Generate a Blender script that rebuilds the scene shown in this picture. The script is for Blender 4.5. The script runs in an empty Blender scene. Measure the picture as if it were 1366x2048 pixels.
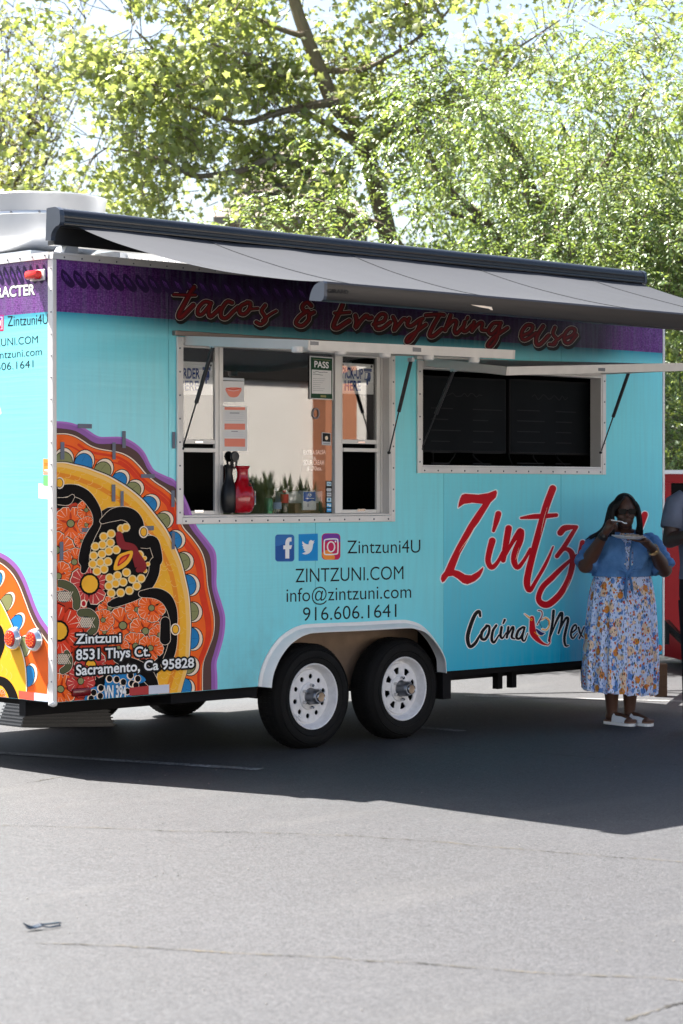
import bpy, bmesh, math, random
import numpy as np
from mathutils import Vector, Matrix, noise
random.seed(7); np.random.seed(7)
SC = bpy.context.scene; COL = SC.collection
PI = math.pi
# ---------------------------------------------------------------- camera (solved from the photograph)
FPX, CX, CY, HOR = 4590.0, 683.0, 1024.0, 984.5        # focal length and centre in pixels of the 1366x2048 picture
YAW = math.radians(45.65); PITCH = math.atan((CY-HOR)/FPX)
R_ = Vector((math.sin(YAW), -math.cos(YAW), 0)); F0 = Vector((math.cos(YAW), math.sin(YAW), 0)); UP = Vector((0, 0, 1))
FW = F0*math.cos(PITCH)-UP*math.sin(PITCH); UV_ = UP*math.cos(PITCH)+F0*math.sin(PITCH)
CAM = R_*1.639-F0*13.2; CAM.z = 1.64
cd = bpy.data.cameras.new('camera'); cam = bpy.data.objects.new('camera', cd); COL.objects.link(cam)
M = Matrix((R_, UV_, -FW)).transposed().to_4x4(); M.translation = CAM; cam.matrix_world = M
cd.sensor_fit = 'VERTICAL'; cd.sensor_height = 36; cd.lens = FPX/2048*36; cd.clip_end = 600; cd.clip_start = .1
cd.dof.use_dof = True; cd.dof.focus_distance = 14.3; cd.dof.aperture_fstop = 4.0
SC.camera = cam
# ---------------------------------------------------------------- sky, sun, exposure
SUN = Vector((.16, -.60, -1)).normalized()              # direction the light travels
ELEV = math.asin(-SUN.z); AZ = math.atan2(-SUN.x, -SUN.y)
w = bpy.data.worlds.new('World'); SC.world = w; w.use_nodes = True
nt = w.node_tree; bg = nt.nodes['Background']; sk = nt.nodes.new('ShaderNodeTexSky')
sk.sky_type = 'NISHITA'; sk.sun_disc = False; sk.sun_elevation = ELEV; sk.sun_rotation = AZ
sk.air_density = 1.0; sk.dust_density = 3.5; sk.ozone_density = 1.0
nt.links.new(sk.outputs[0], bg.inputs[0]); bg.inputs[1].default_value = .051
sl = bpy.data.lights.new('sun', 'SUN'); sl.energy = 4.6; sl.angle = math.radians(.5); sl.color = (1, .955, .89)
so = bpy.data.objects.new('sun', sl); COL.objects.link(so); so.rotation_euler = SUN.to_track_quat('-Z', 'Y').to_euler(); so.location = (-6, 12, 20)
vs = SC.view_settings; vs.view_transform = 'Standard'; vs.look = 'None'; vs.gamma = 1; vs.use_curve_mapping = False
vs.exposure = 2.56
SC.cycles.use_denoising = True
SC.cycles.max_bounces = 10; SC.cycles.transparent_max_bounces = 16; SC.cycles.sample_clamp_indirect = 6
try: SC.cycles.caustics_reflective = False; SC.cycles.caustics_refractive = False
except Exception: pass
# ---------------------------------------------------------------- survey helpers: where the camera ray through a picture point meets a real plane
def ray(x, y): return FW+R_*((x-CX)/FPX)-UV_*((y-CY)/FPX)
def pix(ax, val, x, y):
    d = ray(x, y); return CAM+d*((val-CAM[ax])/d[ax])
def atD(x, y, D):
    d = ray(x, y); return CAM+d*(D/d.dot(F0))
def WX(px, y0=0): return pix(1, y0, px, 984)[0]
def WZ(px, py, y0=0): return pix(1, y0, px, py)[2]
# ---------------------------------------------------------------- materials
def lin(c): return tuple((v/255/12.92 if v/255 <= .04045 else ((v/255+.055)/1.055)**2.4) for v in c)
class N:
    def __init__(s, name):
        s.m = bpy.data.materials.new(name); s.m.use_nodes = True; s.t = s.m.node_tree; s.t.nodes.clear()
        s.out = s.t.nodes.new('ShaderNodeOutputMaterial')
    def n(s, typ, **k):
        d = s.t.nodes.new('ShaderNode'+typ)
        for a, v in k.items(): setattr(d, a, v)
        return d
    def set(s, node, i, v):
        if isinstance(v, bpy.types.NodeSocket): s.t.links.new(v, node.inputs[i])
        elif isinstance(v, (tuple, list)) and len(v) == 3 and node.inputs[i].type == 'RGBA': node.inputs[i].default_value = (*v, 1)
        else: node.inputs[i].default_value = v
    def op(s, o, a, b=0., c=None, clamp=False):
        d = s.n('Math', operation=o, use_clamp=clamp); s.set(d, 0, a); s.set(d, 1, b)
        if c is not None: s.set(d, 2, c)
        return d.outputs[0]
    def mix(s, f, a, b, bt='MIX'):
        d = s.n('MixRGB', blend_type=bt); s.set(d, 0, f); s.set(d, 1, a); s.set(d, 2, b); return d.outputs[0]
    def ramp(s, f, stops):
        d = s.n('ValToRGB'); e = d.color_ramp.elements
        while len(e) < len(stops): e.new(.5)
        for q, (p, c) in zip(e, stops): q.position = p; q.color = (*(c if isinstance(c, (tuple, list)) else (c, c, c)), 1)
        s.set(d, 0, f); return d.outputs[0]
    def co(s, kind='Object'): return s.n('TexCoord').outputs[kind]
    def pos(s): return s.n('NewGeometry').outputs['Position']
    def noise(s, vec, sc, det=4, rough=.55):
        d = s.n('TexNoise'); s.set(d, 'Vector', vec); s.set(d, 'Scale', sc); s.set(d, 'Detail', det); s.set(d, 'Roughness', rough); return d.outputs['Fac']
    def vor(s, vec, sc, feat='F1', rnd=1., out='Distance'):
        d = s.n('TexVoronoi', feature=feat); s.set(d, 'Vector', vec); s.set(d, 'Scale', sc); s.set(d, 'Randomness', rnd); return d.outputs[out]
    def mapp(s, vec, scale=(1, 1, 1), loc=(0, 0, 0), rot=(0, 0, 0)):
        d = s.n('Mapping'); s.set(d, 'Vector', vec); d.inputs['Scale'].default_value = scale; d.inputs['Location'].default_value = loc; d.inputs['Rotation'].default_value = rot; return d.outputs[0]
    def sep(s, vec):
        d = s.n('SeparateXYZ'); s.set(d, 0, vec); return d.outputs
    def schlick(s, f0):
        g = s.n('NewGeometry'); d = s.n('VectorMath', operation='DOT_PRODUCT'); s.set(d, 0, g.outputs['Incoming']); s.set(d, 1, g.outputs['Normal']); c = s.op('ABSOLUTE', d.outputs['Value']); return s.op('MULTIPLY_ADD', s.op('POWER', s.op('SUBTRACT', 1., c, clamp=True), 5.), 1-f0, f0)
    def bump(s, h, st=.3, dist=.01):
        d = s.n('Bump'); s.set(d, 'Height', h); s.set(d, 'Strength', st); s.set(d, 'Distance', dist); return d.outputs[0]
    def principled(s, col, rough=.5, metal=0., spec=.5, nrm=None, **k):
        p = s.n('BsdfPrincipled'); s.set(p, 'Base Color', col); s.set(p, 'Roughness', rough); s.set(p, 'Metallic', metal); s.set(p, 'Specular IOR Level', spec)
        if nrm is not None: s.set(p, 'Normal', nrm)
        for a, v in k.items(): s.set(p, a.replace('_', ' '), v)
        s.t.links.new(p.outputs[0], s.out.inputs[0]); return p
_MC = {}
def mat(name, col, rough=.5, metal=0., spec=.5, var=.10, vs=6., bump=0., bs=60., rv=.0):
    if name in _MC: return _MC[name]
    q = N(name); c = q.co(); nz = q.noise(c, vs, 5)
    f = q.op('MULTIPLY_ADD', nz, 2*var, 1-var)
    cc = q.mix(1., col, q.n('CombineXYZ').outputs[0], 'MULTIPLY') if False else None
    d = q.n('VectorMath', operation='SCALE'); d.inputs[0].default_value = col; q.set(d, 'Scale', f)
    r = q.op('MULTIPLY_ADD', q.noise(c, vs*2.3, 3), 2*rv, rough-rv) if rv else rough
    nrm = q.bump(q.noise(c, bs, 3), bump, .01) if bump else None
    q.principled(d.outputs[0], r, metal, spec, nrm); _MC[name] = q.m; return q.m
def flat(name, rgb, rough=.4, var=.05, spec=.16): return mat(name, lin(rgb), rough, 0, spec, var, 9)
# ---------------------------------------------------------------- mesh builder
class MB:
    def __init__(s): s.v = []; s.f = []; s.mi = []; s.mats = []; s.uv = None
    def mid(s, m):
        if m not in s.mats: s.mats.append(m)
        return s.mats.index(m)
    def add(s, vs, fs, m=None):
        o = len(s.v); s.v += [tuple(p) for p in vs]; i = s.mid(m)
        for f in fs: s.f.append(tuple(o+a for a in f)); s.mi.append(i)
    def box(s, x0, x1, y0, y1, z0, z1, m=None, bev=0):
        if bev:
            b = bev
            bm = bmesh.new(); bmesh.ops.create_cube(bm, size=1)
            for v in bm.verts: v.co = Vector((x0+(v.co.x+.5)*(x1-x0), y0+(v.co.y+.5)*(y1-y0), z0+(v.co.z+.5)*(z1-z0)))
            bmesh.ops.bevel(bm, geom=bm.edges[:], offset=b, segments=2, affect='EDGES', profile=.5)
            bm.verts.index_update(); s.add([v.co for v in bm.verts], [[v.index for v in f.verts] for f in bm.faces], m); bm.free(); return
        vs = [(x, y, z) for x in (x0, x1) for y in (y0, y1) for z in (z0, z1)]
        s.add(vs, [(0, 1, 3, 2), (4, 6, 7, 5), (0, 4, 5, 1), (2, 3, 7, 6), (0, 2, 6, 4), (1, 5, 7, 3)], m)
    def hexa(s, a, b, m=None):   # two quads (lists of four points), joined
        s.add(list(a)+list(b), [(3, 2, 1, 0), (4, 5, 6, 7), (0, 1, 5, 4), (1, 2, 6, 5), (2, 3, 7, 6), (3, 0, 4, 7)], m)
    def prism(s, pts, fn, t0, t1, m=None):   # 2-D outline, fn(u, v, t) -> point
        n = len(pts); vs = [fn(u, v, t0) for u, v in pts]+[fn(u, v, t1) for u, v in pts]
        s.add(vs, [tuple(range(n-1, -1, -1)), tuple(range(n, 2*n))]+[(i, (i+1) % n, n+(i+1) % n, n+i) for i in range(n)], m)
    def tube(s, pts, rad, n=10, m=None, cap=True, flat=1.0):
        pts = [Vector(p) for p in pts]; k = len(pts)
        if not isinstance(rad, (list, tuple)): rad = [rad]*k
        t0 = (pts[1]-pts[0]).normalized(); u = t0.orthogonal().normalized(); vs = []
        for i, p in enumerate(pts):
            t = (pts[min(i+1, k-1)]-pts[max(i-1, 0)])
            t = t.normalized() if t.length > 1e-9 else t0
            u = (u-t*u.dot(t)).normalized(); w_ = t.cross(u)
            for j in range(n):
                a = 2*PI*j/n; vs.append(p+(u*math.cos(a)+w_*math.sin(a)*flat)*rad[i])
        fs = [(i*n+j, i*n+(j+1) % n, (i+1)*n+(j+1) % n, (i+1)*n+j) for i in range(k-1) for j in range(n)]
        if cap: fs += [tuple(range(n-1, -1, -1)), tuple(range((k-1)*n, k*n))]
        s.add(vs, fs, m)
    def lathe(s, prof, origin, axis, n=32, m=None, start=None):  # prof: (radius, along)
        o = Vector(origin); ax = Vector(axis).normalized(); u = ax.orthogonal().normalized(); w_ = ax.cross(u); vs = []
        for r, h in prof:
            for j in range(n):
                a = 2*PI*j/n; vs.append(o+ax*h+(u*math.cos(a)+w_*math.sin(a))*r)
        k = len(prof)
        s.add(vs, [(i*n+j, i*n+(j+1) % n, (i+1)*n+(j+1) % n, (i+1)*n+j) for i in range(k-1) for j in range(n)], m)
    def ball(s, c, r, m=None, nu=16, nv=10, rot=None):
        c = Vector(c); r = (r, r, r) if isinstance(r, (int, float)) else r; vs = []; fs = []
        for i in range(nv+1):
            ph = PI*i/nv
            for j in range(nu):
                a = 2*PI*j/nu; p = Vector((r[0]*math.sin(ph)*math.cos(a), r[1]*math.sin(ph)*math.sin(a), r[2]*math.cos(ph)))
                vs.append(c+(rot @ p if rot else p))
        for i in range(nv):
            for j in range(nu): fs.append((i*nu+j, (i+1)*nu+j, (i+1)*nu+(j+1) % nu, i*nu+(j+1) % nu))
        s.add(vs, fs, m)
    def build(s, name, m=None, parent=None, smooth=False, kind=None, fix=True, orient=False):
        me = bpy.data.meshes.new(name); me.from_pydata(s.v, [], s.f)
        for q in s.mats: me.materials.append(q if q is not None else m)
        if len(s.mats) > 1: me.polygons.foreach_set('material_index', s.mi)
        if orient:
            bm = bmesh.new(); bm.from_mesh(me); bmesh.ops.remove_doubles(bm, verts=bm.verts, dist=1e-5); bmesh.ops.recalc_face_normals(bm, faces=bm.faces); bm.to_mesh(me); bm.free()
        if smooth:
            me.polygons.foreach_set('use_smooth', [True]*len(me.polygons))
            if smooth != 'full':
                try: me.set_sharp_from_angle(angle=math.radians(35))
                except Exception: pass
        me.update()
        return link(bpy.data.objects.new(name, me), parent, kind)
def wloc(o):
    p = Vector(o.location)
    if o.parent: p = p+wloc(o.parent)
    return p
def link(o, parent=None, kind=None):
    COL.objects.link(o)
    if parent is not None: o.parent = parent; o.location = -wloc(parent)
    if kind: o['kind'] = kind
    return o
def thing(name, label, cat, loc=(0, 0, 0), group=None):
    o = bpy.data.objects.new(name, None); o.empty_display_size = .2; o.location = loc; COL.objects.link(o); return tag(o, label, cat, group)
def tag(o, label, cat=None, group=None, kind=None):
    if label: o['label'] = label
    if cat: o['category'] = cat
    if group: o['group'] = group
    if kind: o['kind'] = kind
    return o
def spl(pts, n=6, closed=False):   # Catmull-Rom through points of any width
    P = [np.array(p, float) for p in pts]; k = len(P); out = []
    if k < 3 and not closed: return [tuple(P[0]+(P[1]-P[0])*i/n) for i in range(n+1)]
    rng = range(k if closed else k-1)
    for i in rng:
        a = P[(i-1) % k] if closed or i else P[0]*2-P[1]; b = P[i]; c = P[(i+1) % k]; d = P[(i+2) % k] if closed or i+2 < k else P[-1]*2-P[-2]
        for j in range(n):
            t = j/n; out.append(tuple(.5*(2*b+(c-a)*t+(2*a-5*b+4*c-d)*t*t+(3*b-a-3*c+d)*t**3)))
    if not closed: out.append(tuple(P[-1]))
    return out
# ---------------------------------------------------------------- flat print (vinyl film): shapes laid on a real panel, a tenth of a millimetre apart
def side(px, py, o): p = pix(1, 0, px, py); return Vector((p.x, -o, p.z))
def rear(px, py, o): p = pix(0, 0, px, py); return Vector((-o, p.y, p.z))
class Print:
    def __init__(s, plane=side, o=.0005, step=.000025, src=None): s.pl = plane; s.o = .0005; s.st = .000025; s.lk = False; s.mb = MB(); s.src = src or (1, 0, 0); s.pf = None
    def up(s, n=1):
        if not s.lk: s.o += s.st*n
    def lock(s): s.lk = True
    def free(s): s.lk = False; s.o += s.st*2
    def T(s, p): k, a, b = s.src; return (p[0]/k+a, p[1]/k+b)
    def P(s, x, y, e=0): return s.pl(x, y, s.o+e)
    def poly(s, pts, m, smooth=0, closed=True):
        if smooth: pts = spl(pts, smooth, closed)
        pts = [s.T(p) for p in pts]
        s.mb.add([s.P(*p) for p in pts], [tuple(range(len(pts)))], m); s.up()
    def ell(s, c, rx, ry, m, rot=0, n=20, a0=0, a1=2*PI):
        ca, sa = math.cos(rot), math.sin(rot)
        full = abs(a1-a0-2*PI) < 1e-6
        pts = [(c[0]+ca*rx*math.cos(a)-sa*ry*math.sin(a), c[1]+sa*rx*math.cos(a)+ca*ry*math.sin(a)) for a in [a0+(a1-a0)*i/(n if full else n-1) for i in range(n)]]
        s.poly(pts, m)
    def stroke(s, pts, m, w=None, extra=0, n=5, cap=True):   # pts: (x, y[, width])
        P = [(p[0], p[1], (p[2] if len(p) > 2 else w)) for p in pts]
        P = spl(P, n) if len(P) > 2 else [P[0], P[1]]
        Q = []
        for p in P:
            if not Q or math.hypot(p[0]-Q[-1][0], p[1]-Q[-1][1]) > 1e-3: Q.append(p)
        P = [(p[0], p[1], max(.0006, p[2]+extra)) for p in Q]; k = len(P)
        nx = []
        for i in range(k):
            a = P[max(i-1, 0)]; b = P[min(i+1, k-1)]; dx, dy = b[0]-a[0], b[1]-a[1]; L = math.hypot(dx, dy) or 1; nx.append((dx/L, dy/L))
        R = [(P[i][0], P[i][1], P[i][2]/2, nx[i]) for i in range(k)]
        if cap:
            h, t = R[0], R[-1]; A = [(h[0]-h[3][0]*h[2]*c, h[1]-h[3][1]*h[2]*c, h[2]*max(.05, math.sqrt(1-c*c)), h[3]) for c in (1, .92, .7, .38)]
            B = [(t[0]+t[3][0]*t[2]*c, t[1]+t[3][1]*t[2]*c, t[2]*max(.05, math.sqrt(1-c*c)), t[3]) for c in (.38, .7, .92, 1)]
            R = A+R+B
        vs = []; e = 0
        for x, y, r, (dx, dy) in R:
            e += 5e-7
            vs += [s.P(*s.T((x-dy*r, y+dx*r)), e), s.P(*s.T((x+dy*r, y-dx*r)), e)]
        s.mb.add(vs, [(2*i, 2*i+1, 2*i+3, 2*i+2) for i in range(len(R)-1)], m); s.o += 0 if s.lk else max(s.st, e)
    def text(s, body, bl, br, hl, hr, m, fat=0., italic=0., flipx=False):   # baseline left/right and cap heights, picture pixels
        vs, fs, x0, x1 = glyphs(body, fat)
        out = []
        for x, y in vs:
            t = (x-x0)/(x1-x0)+italic*y/(x1-x0)*.7; h = hl+(hr-hl)*t
            out.append(s.P(bl[0]+(br[0]-bl[0])*t, bl[1]+(br[1]-bl[1])*t-y*h))
        s.mb.add(out, fs, m); s.up()
    def build(s, name, parent, clip=()):
        me = bpy.data.meshes.new(name); me.from_pydata([tuple(v) for v in s.mb.v], [], s.mb.f)
        for q in s.mb.mats: me.materials.append(q)
        me.polygons.foreach_set('material_index', s.mb.mi)
        bm = bmesh.new(); bm.from_mesh(me); bmesh.ops.triangulate(bm, faces=[f for f in bm.faces if len(f.verts) > 4])
        for co, no in clip: bmesh.ops.bisect_plane(bm, geom=bm.verts[:]+bm.edges[:]+bm.faces[:], plane_co=co, plane_no=no, clear_outer=True)
        bm.to_mesh(me); bm.free()
        return link(bpy.data.objects.new(name, me), parent)
_G = {}
def _rawtext(body, fat):
    c = bpy.data.curves.new('glyphs', 'FONT'); c.body = body; c.size = 1; c.offset = fat; c.resolution_u = 4
    o = bpy.data.objects.new('glyphs', c); COL.objects.link(o); dg = bpy.context.evaluated_depsgraph_get()
    me = bpy.data.meshes.new_from_object(o.evaluated_get(dg)); vs = [(v.co.x, v.co.y) for v in me.vertices]; fs = [tuple(p.vertices) for p in me.polygons]
    bpy.data.objects.remove(o); bpy.data.curves.remove(c); bpy.data.meshes.remove(me); return vs, fs
def glyphs(body, fat=0.):
    if 'H' not in _G: v, f = _rawtext('H', 0); _G['H'] = max(y for x, y in v)
    k = (body, fat)
    if k not in _G:
        h = _G['H']; v, f = _rawtext(body, fat); v0 = v if not fat else _rawtext(body, 0)[0]
        v = [(x/h, y/h) for x, y in v]; xs = [x/h for x, y in v0]; _G[k] = (v, f, min(xs), max(xs))
    return _G[k]
# ================================================================ materials
def asphalt():
    q = N('asphalt'); p = q.pos(); big = q.noise(p, .55, 5); mid = q.noise(p, 7, 5); v = q.vor(p, 125, out='Color'); fine = q.sep(v)[0]
    v2 = q.vor(p, 210, out='Color'); st = q.sep(v2)[1]
    f = q.op('ADD', q.op('MULTIPLY', big, .22), q.op('ADD', q.op('MULTIPLY', mid, .16), q.op('ADD', q.op('MULTIPLY', fine, .34), q.op('MULTIPLY', q.sep(q.vor(p, 46, out='Color'))[2], .14))))
    c = q.ramp(f, [(.18, (.0145, .0150, .0170)), (.48, (.0290, .0298, .0335)), (.76, (.050, .0512, .0560))])
    c = q.mix(q.op('MULTIPLY', q.op('GREATER_THAN', st, .975), .35), c, (.13, .125, .12)); c = q.mix(q.op('MULTIPLY_ADD', q.noise(p, .9, 6, .65), .9, -.36, clamp=True), c, (.026, .026, .027)); c = q.mix(q.op('MULTIPLY_ADD', q.noise(q.mapp(p, (.35, 1.6, 1), (4, 1, 0), (0, 0, .5)), 1.3, 5), 1.2, -.66, clamp=True), c, (.075, .073, .07))
    c = q.mix(q.op('MULTIPLY', q.op('LESS_THAN', st, .03), .6), c, (.03, .03, .03))
    h = q.op('ADD', q.noise(p, 180, 2), q.op('MULTIPLY', q.vor(p, 220), .8))
    q.principled(c, .68, 0, q.op('MULTIPLY_ADD', fine, .22, .42), q.bump(h, .35, .004)); return q.m
def panel_print():   # printed vinyl wrap: cyan field, purple snakeskin band, teal edge under the band, deeper blue sweep low down; awning shade and a panel reflection painted in
    q = N('trailer_wrap'); p = q.pos(); x, y, z = q.sep(p)
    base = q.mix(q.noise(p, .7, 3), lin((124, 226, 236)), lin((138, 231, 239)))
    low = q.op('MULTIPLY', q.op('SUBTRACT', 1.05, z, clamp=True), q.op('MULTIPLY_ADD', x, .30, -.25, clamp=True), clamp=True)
    low = q.op('ADD', low, q.op('MULTIPLY', q.op('GREATER_THAN', x, 3.256), q.op('MULTIPLY', q.op('SUBTRACT', 2.0, z, clamp=True), .42)), clamp=True)  # bluer past the seam: differing panel reflection painted into the colour
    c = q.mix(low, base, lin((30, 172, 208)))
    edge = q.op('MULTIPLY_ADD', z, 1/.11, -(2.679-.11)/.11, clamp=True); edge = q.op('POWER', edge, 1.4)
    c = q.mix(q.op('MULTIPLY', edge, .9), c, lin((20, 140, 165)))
    sc = q.mapp(p, (1.0, 1.0, 1.25)); vd = q.vor(sc, 74, rnd=.55); cell = q.vor(sc, 74, rnd=.55, out='Color'); cr = q.sep(cell)[0]
    big = q.noise(p, 7, 4)
    pu = q.mix(q.op('MULTIPLY_ADD', vd, 1.6, -.25, clamp=True), lin((150, 88, 172)), lin((72, 30, 96)))
    pu = q.mix(q.op('MULTIPLY', cr, .35), pu, lin((60, 26, 84)))
    pu = q.mix(q.op('MULTIPLY_ADD', big, 1.6, -.5, clamp=True), pu, lin((96, 44, 120)))
    gl = q.op('MULTIPLY', q.n('MapRange', interpolation_type='SMOOTHSTEP').outputs[0], 1.) if False else None
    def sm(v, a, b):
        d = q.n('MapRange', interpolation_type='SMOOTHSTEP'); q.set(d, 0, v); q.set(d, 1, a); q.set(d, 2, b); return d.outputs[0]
    gl = q.op('MULTIPLY', sm(x, .3, 1.0), sm(x, 5.25, 4.85)); gl = q.op('MULTIPLY', gl, sm(z, 2.55, 2.70))   # dark print behind the slogan, deepened with awning shade painted into the colour
    c = q.mix(q.op('GREATER_THAN', z, 2.679), c, pu)
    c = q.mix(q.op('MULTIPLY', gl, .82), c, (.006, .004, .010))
    # faint grime streaks
    g = q.noise(q.mapp(p, (9, 9, .6)), 3, 4); c = q.mix(q.op('MULTIPLY_ADD', g, .5, -.22, clamp=True), c, (.23, .36, .38)); g2 = q.op('MULTIPLY', q.op('MULTIPLY', q.noise(p, 5, 6, .7), q.op('MULTIPLY_ADD', z, -1.3, 1.45, clamp=True)), q.op('SUBTRACT', 1.15, q.op('MULTIPLY', q.op('ABSOLUTE', q.op('SUBTRACT', x, 1.75)), .9), clamp=True)); c = q.mix(q.op('MULTIPLY_ADD', g2, 1.1, -.18, clamp=True), c, (.16, .22, .22))
    ripple = q.noise(q.mapp(p, (.6, .6, 26)), 2, 2)
    q.principled(c, q.op('MULTIPLY_ADD', q.noise(p, 3, 3), .08, .17), 0, .42, q.bump(q.op('ADD', ripple, q.op('MULTIPLY', q.noise(p, 1.6, 3), 3.)), .06, .012)); return q.m
def brushed(name, col, rough, bump=.05, metal=1.):
    q = N(name); c = q.co(); n1 = q.noise(q.mapp(c, (2, 2, 60)), 4, 4); n2 = q.noise(c, 3, 4)
    d = q.mix(n2, col, tuple(v*.72 for v in col)); q.principled(d, q.op('MULTIPLY_ADD', n1, .16, rough-.08), metal, .5, q.bump(n1, bump, .004)); return q.m
def glass(name, tint, f0=.085):
    q = N(name)
    t = q.n('BsdfTransparent'); t.inputs[0].default_value = (*tint, 1); g = q.n('BsdfGlossy'); g.inputs['Roughness'].default_value = .004; g.inputs[0].default_value = (1, 1, 1, 1)
    mx = q.n('MixShader'); q.set(mx, 0, q.schlick(f0)); q.set(mx, 1, t.outputs[0]); q.set(mx, 2, g.outputs[0]); q.t.links.new(mx.outputs[0], q.out.inputs[0]); return q.m
def leafmat(name, c1, c2, c3, trans=.5, gloss=.1, rg=.3):
    q = N(name); r = q.n('NewGeometry').outputs['Random Per Island']; nz = q.noise(q.pos(), .9, 3)
    c = q.ramp(q.op('ADD', q.op('MULTIPLY', r, .7), q.op('MULTIPLY_ADD', nz, .9, -.3)), [(.05, c1), (.45, c2), (.9, c3)])
    d = q.n('BsdfDiffuse'); q.set(d, 0, c); t = q.n('BsdfTranslucent'); q.set(t, 0, q.mix(.5, c, (.30, .36, .05)))
    m1 = q.n('MixShader'); q.set(m1, 0, trans); q.set(m1, 1, d.outputs[0]); q.set(m1, 2, t.outputs[0])
    g = q.n('BsdfGlossy'); g.inputs['Roughness'].default_value = rg; q.set(g, 0, (.85, .9, .85))
    m2 = q.n('MixShader'); q.set(m2, 0, q.op('MULTIPLY_ADD', q.schlick(.04), .7, gloss, clamp=True)); q.set(m2, 1, m1.outputs[0]); q.set(m2, 2, g.outputs[0]); q.t.links.new(m2.outputs[0], q.out.inputs[0]); return q.m
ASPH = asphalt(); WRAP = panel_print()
ALU = brushed('aluminium', (.80, .77, .73), .42, .03, .2); GALV = brushed('galvanised_steel', (.62, .66, .70), .42, .05, .5)
BOWL = brushed('spun_aluminium', (.55, .57, .60), .40, .06, .55)
TRIMW = mat('white_trim_paint', (.80, .78, .75), .4, 0, .5, .10, 14)
STEELW = mat('white_wheel_paint', (.76, .76, .77), .38, 0, .5, .22, 30)
RUB = mat('tyre_rubber', (.007, .007, .007), .75, 0, .2, .3, 20, .25, 90)
BLK = mat('black_plastic', (.012, .012, .013), .4, 0, .5, .15); BLKM = mat('black_frame_paint', (.007, .007, .008), .7, 0, .15, .25, 8)
NAVY = mat('black_gloss_anodised', (.009, .010, .0125), .25, 0, .45, .12, 5, .02, 40)
CAPG = mat('grey_cap_plastic', (.035, .044, .062), .3, 0, .5, .2, 12)
CHROME = brushed('chrome', (.72, .72, .73), .14, .02); HUBM = brushed('worn_steel', (.24, .25, .27), .38, .06)
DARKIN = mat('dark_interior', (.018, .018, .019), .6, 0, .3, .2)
WHITE = flat('white_film', (238, 238, 236)); INK = flat('black_film', (14, 14, 16)); GREY_TAPE = mat('grey_tape', lin((104, 108, 122)), .45, 0, .4, .12, 30)
REDF = flat('red_film', (196, 12, 28)); CREAM = flat('cream_ink', (250, 226, 198)); BROWN = flat('brown_ink', (92, 66, 62)); PURP = flat('purple_ink', (156, 100, 172))
ORANGE = mat('orange_ink', lin((252, 104, 30)), .4, 0, .16, .22, 9); ORED = mat('orange_red_ink', lin((232, 60, 26)), .4, 0, .16, .2, 12); YEL = mat('amber_ink', lin((255, 184, 46)), .4, 0, .16, .14, 8)
OLIVE = mat('olive_ink', lin((142, 142, 92)), .4, 0, .16, .14, 20); BLUE = mat('blue_ink', lin((30, 128, 188)), .4, 0, .16, .16, 20); DBLUE = flat('deep_blue_ink', (20, 96, 146)); DRED = flat('dark_red_ink', (140, 26, 34)); OLD = flat('dark_olive_ink', (86, 88, 56))
LYEL = flat('pale_amber_ink', (255, 200, 110)); BKINK = flat('mural_black_ink', (15, 12, 12), .5, .05, .08); ROSE = mat('rose_ink', lin((206, 62, 58)), .4, 0, .16, .2, 18)
LAV = flat('lavender_film', (182, 120, 200)); DPURP = flat('dark_purple_film', (44, 22, 66)); MPURP = flat('mid_purple_film', (112, 62, 150))
# ================================================================ ground
mb = MB(); mb.add([(-260, -260, 0), (300, -260, 0), (300, 300, 0), (-260, 300, 0)], [(0, 1, 2, 3)]); mb.build('ground', ASPH, kind='structure')
def ribbon(name, pts, wfn, z, m, kind='structure'):
    mb = MB(); vs = []
    for i, p in enumerate(pts):
        a = Vector(pts[max(i-1, 0)]); b = Vector(pts[min(i+1, len(pts)-1)]); d = (b-a).normalized(); nrm = Vector((-d.y, d.x, 0)); w_ = wfn(i)
        vs += [(p[0]+nrm.x*w_, p[1]+nrm.y*w_, z), (p[0]-nrm.x*w_, p[1]-nrm.y*w_, z)]
    mb.add(vs, [(2*i+1, 2*i+3, 2*i+2, 2*i) for i in range(len(pts)-1)]); return mb.build(name, m, kind=kind)
def jag(p0, p1, n, amp, seed):
    rr = random.Random(seed); p0, p1 = Vector(p0), Vector(p1); d = p1-p0; nr = Vector((-d.y, d.x, 0)).normalized(); off = 0; out = []
    for i in range(n+1):
        off = off*.93+rr.uniform(-amp, amp); out.append(tuple(p0+d*i/n+nr*(off+rr.uniform(-amp, amp)*.25)))
    return out
def crackmat():
    q = N('crack_filler'); c = q.ramp(q.noise(q.pos(), 5, 5), [(.36, (.026, .025, .024)), (.5, (.09, .085, .075)), (.64, (.12, .105, .08))]); q.principled(c, .95, 0, .1); return q.m
CRK = crackmat()
def G(x, y): p = pix(2, 0, x, y); return (p.x, p.y, 0)
def crack(a, b, n, amp, seed, wd=.006):
    rr = random.Random(seed); pts = jag(G(*a), G(*b), n, amp, seed); ws = [max(.0015, wd*rr.uniform(.15, 1.2)*(.5+.8*abs(math.sin(i*.13+seed)))) for i in range(len(pts))]
    ribbon('pavement_crack', pts, lambda i: ws[i], .003, CRK)
crack((-40, 1650), (700, 1672), 150, .006, 1); crack((700, 1672), (1420, 1729), 150, .006, 2)
crack((70, 1886), (700, 1920), 110, .006, 3); crack((700, 1920), (1420, 1968), 110, .006, 4)
crack((1255, 2042), (1420, 1985), 40, .006, 5, .008); crack((55, 1566), (160, 1548), 40, .008, 6); crack((860, 1487), (1400, 1534), 90, .008, 7)
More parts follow.
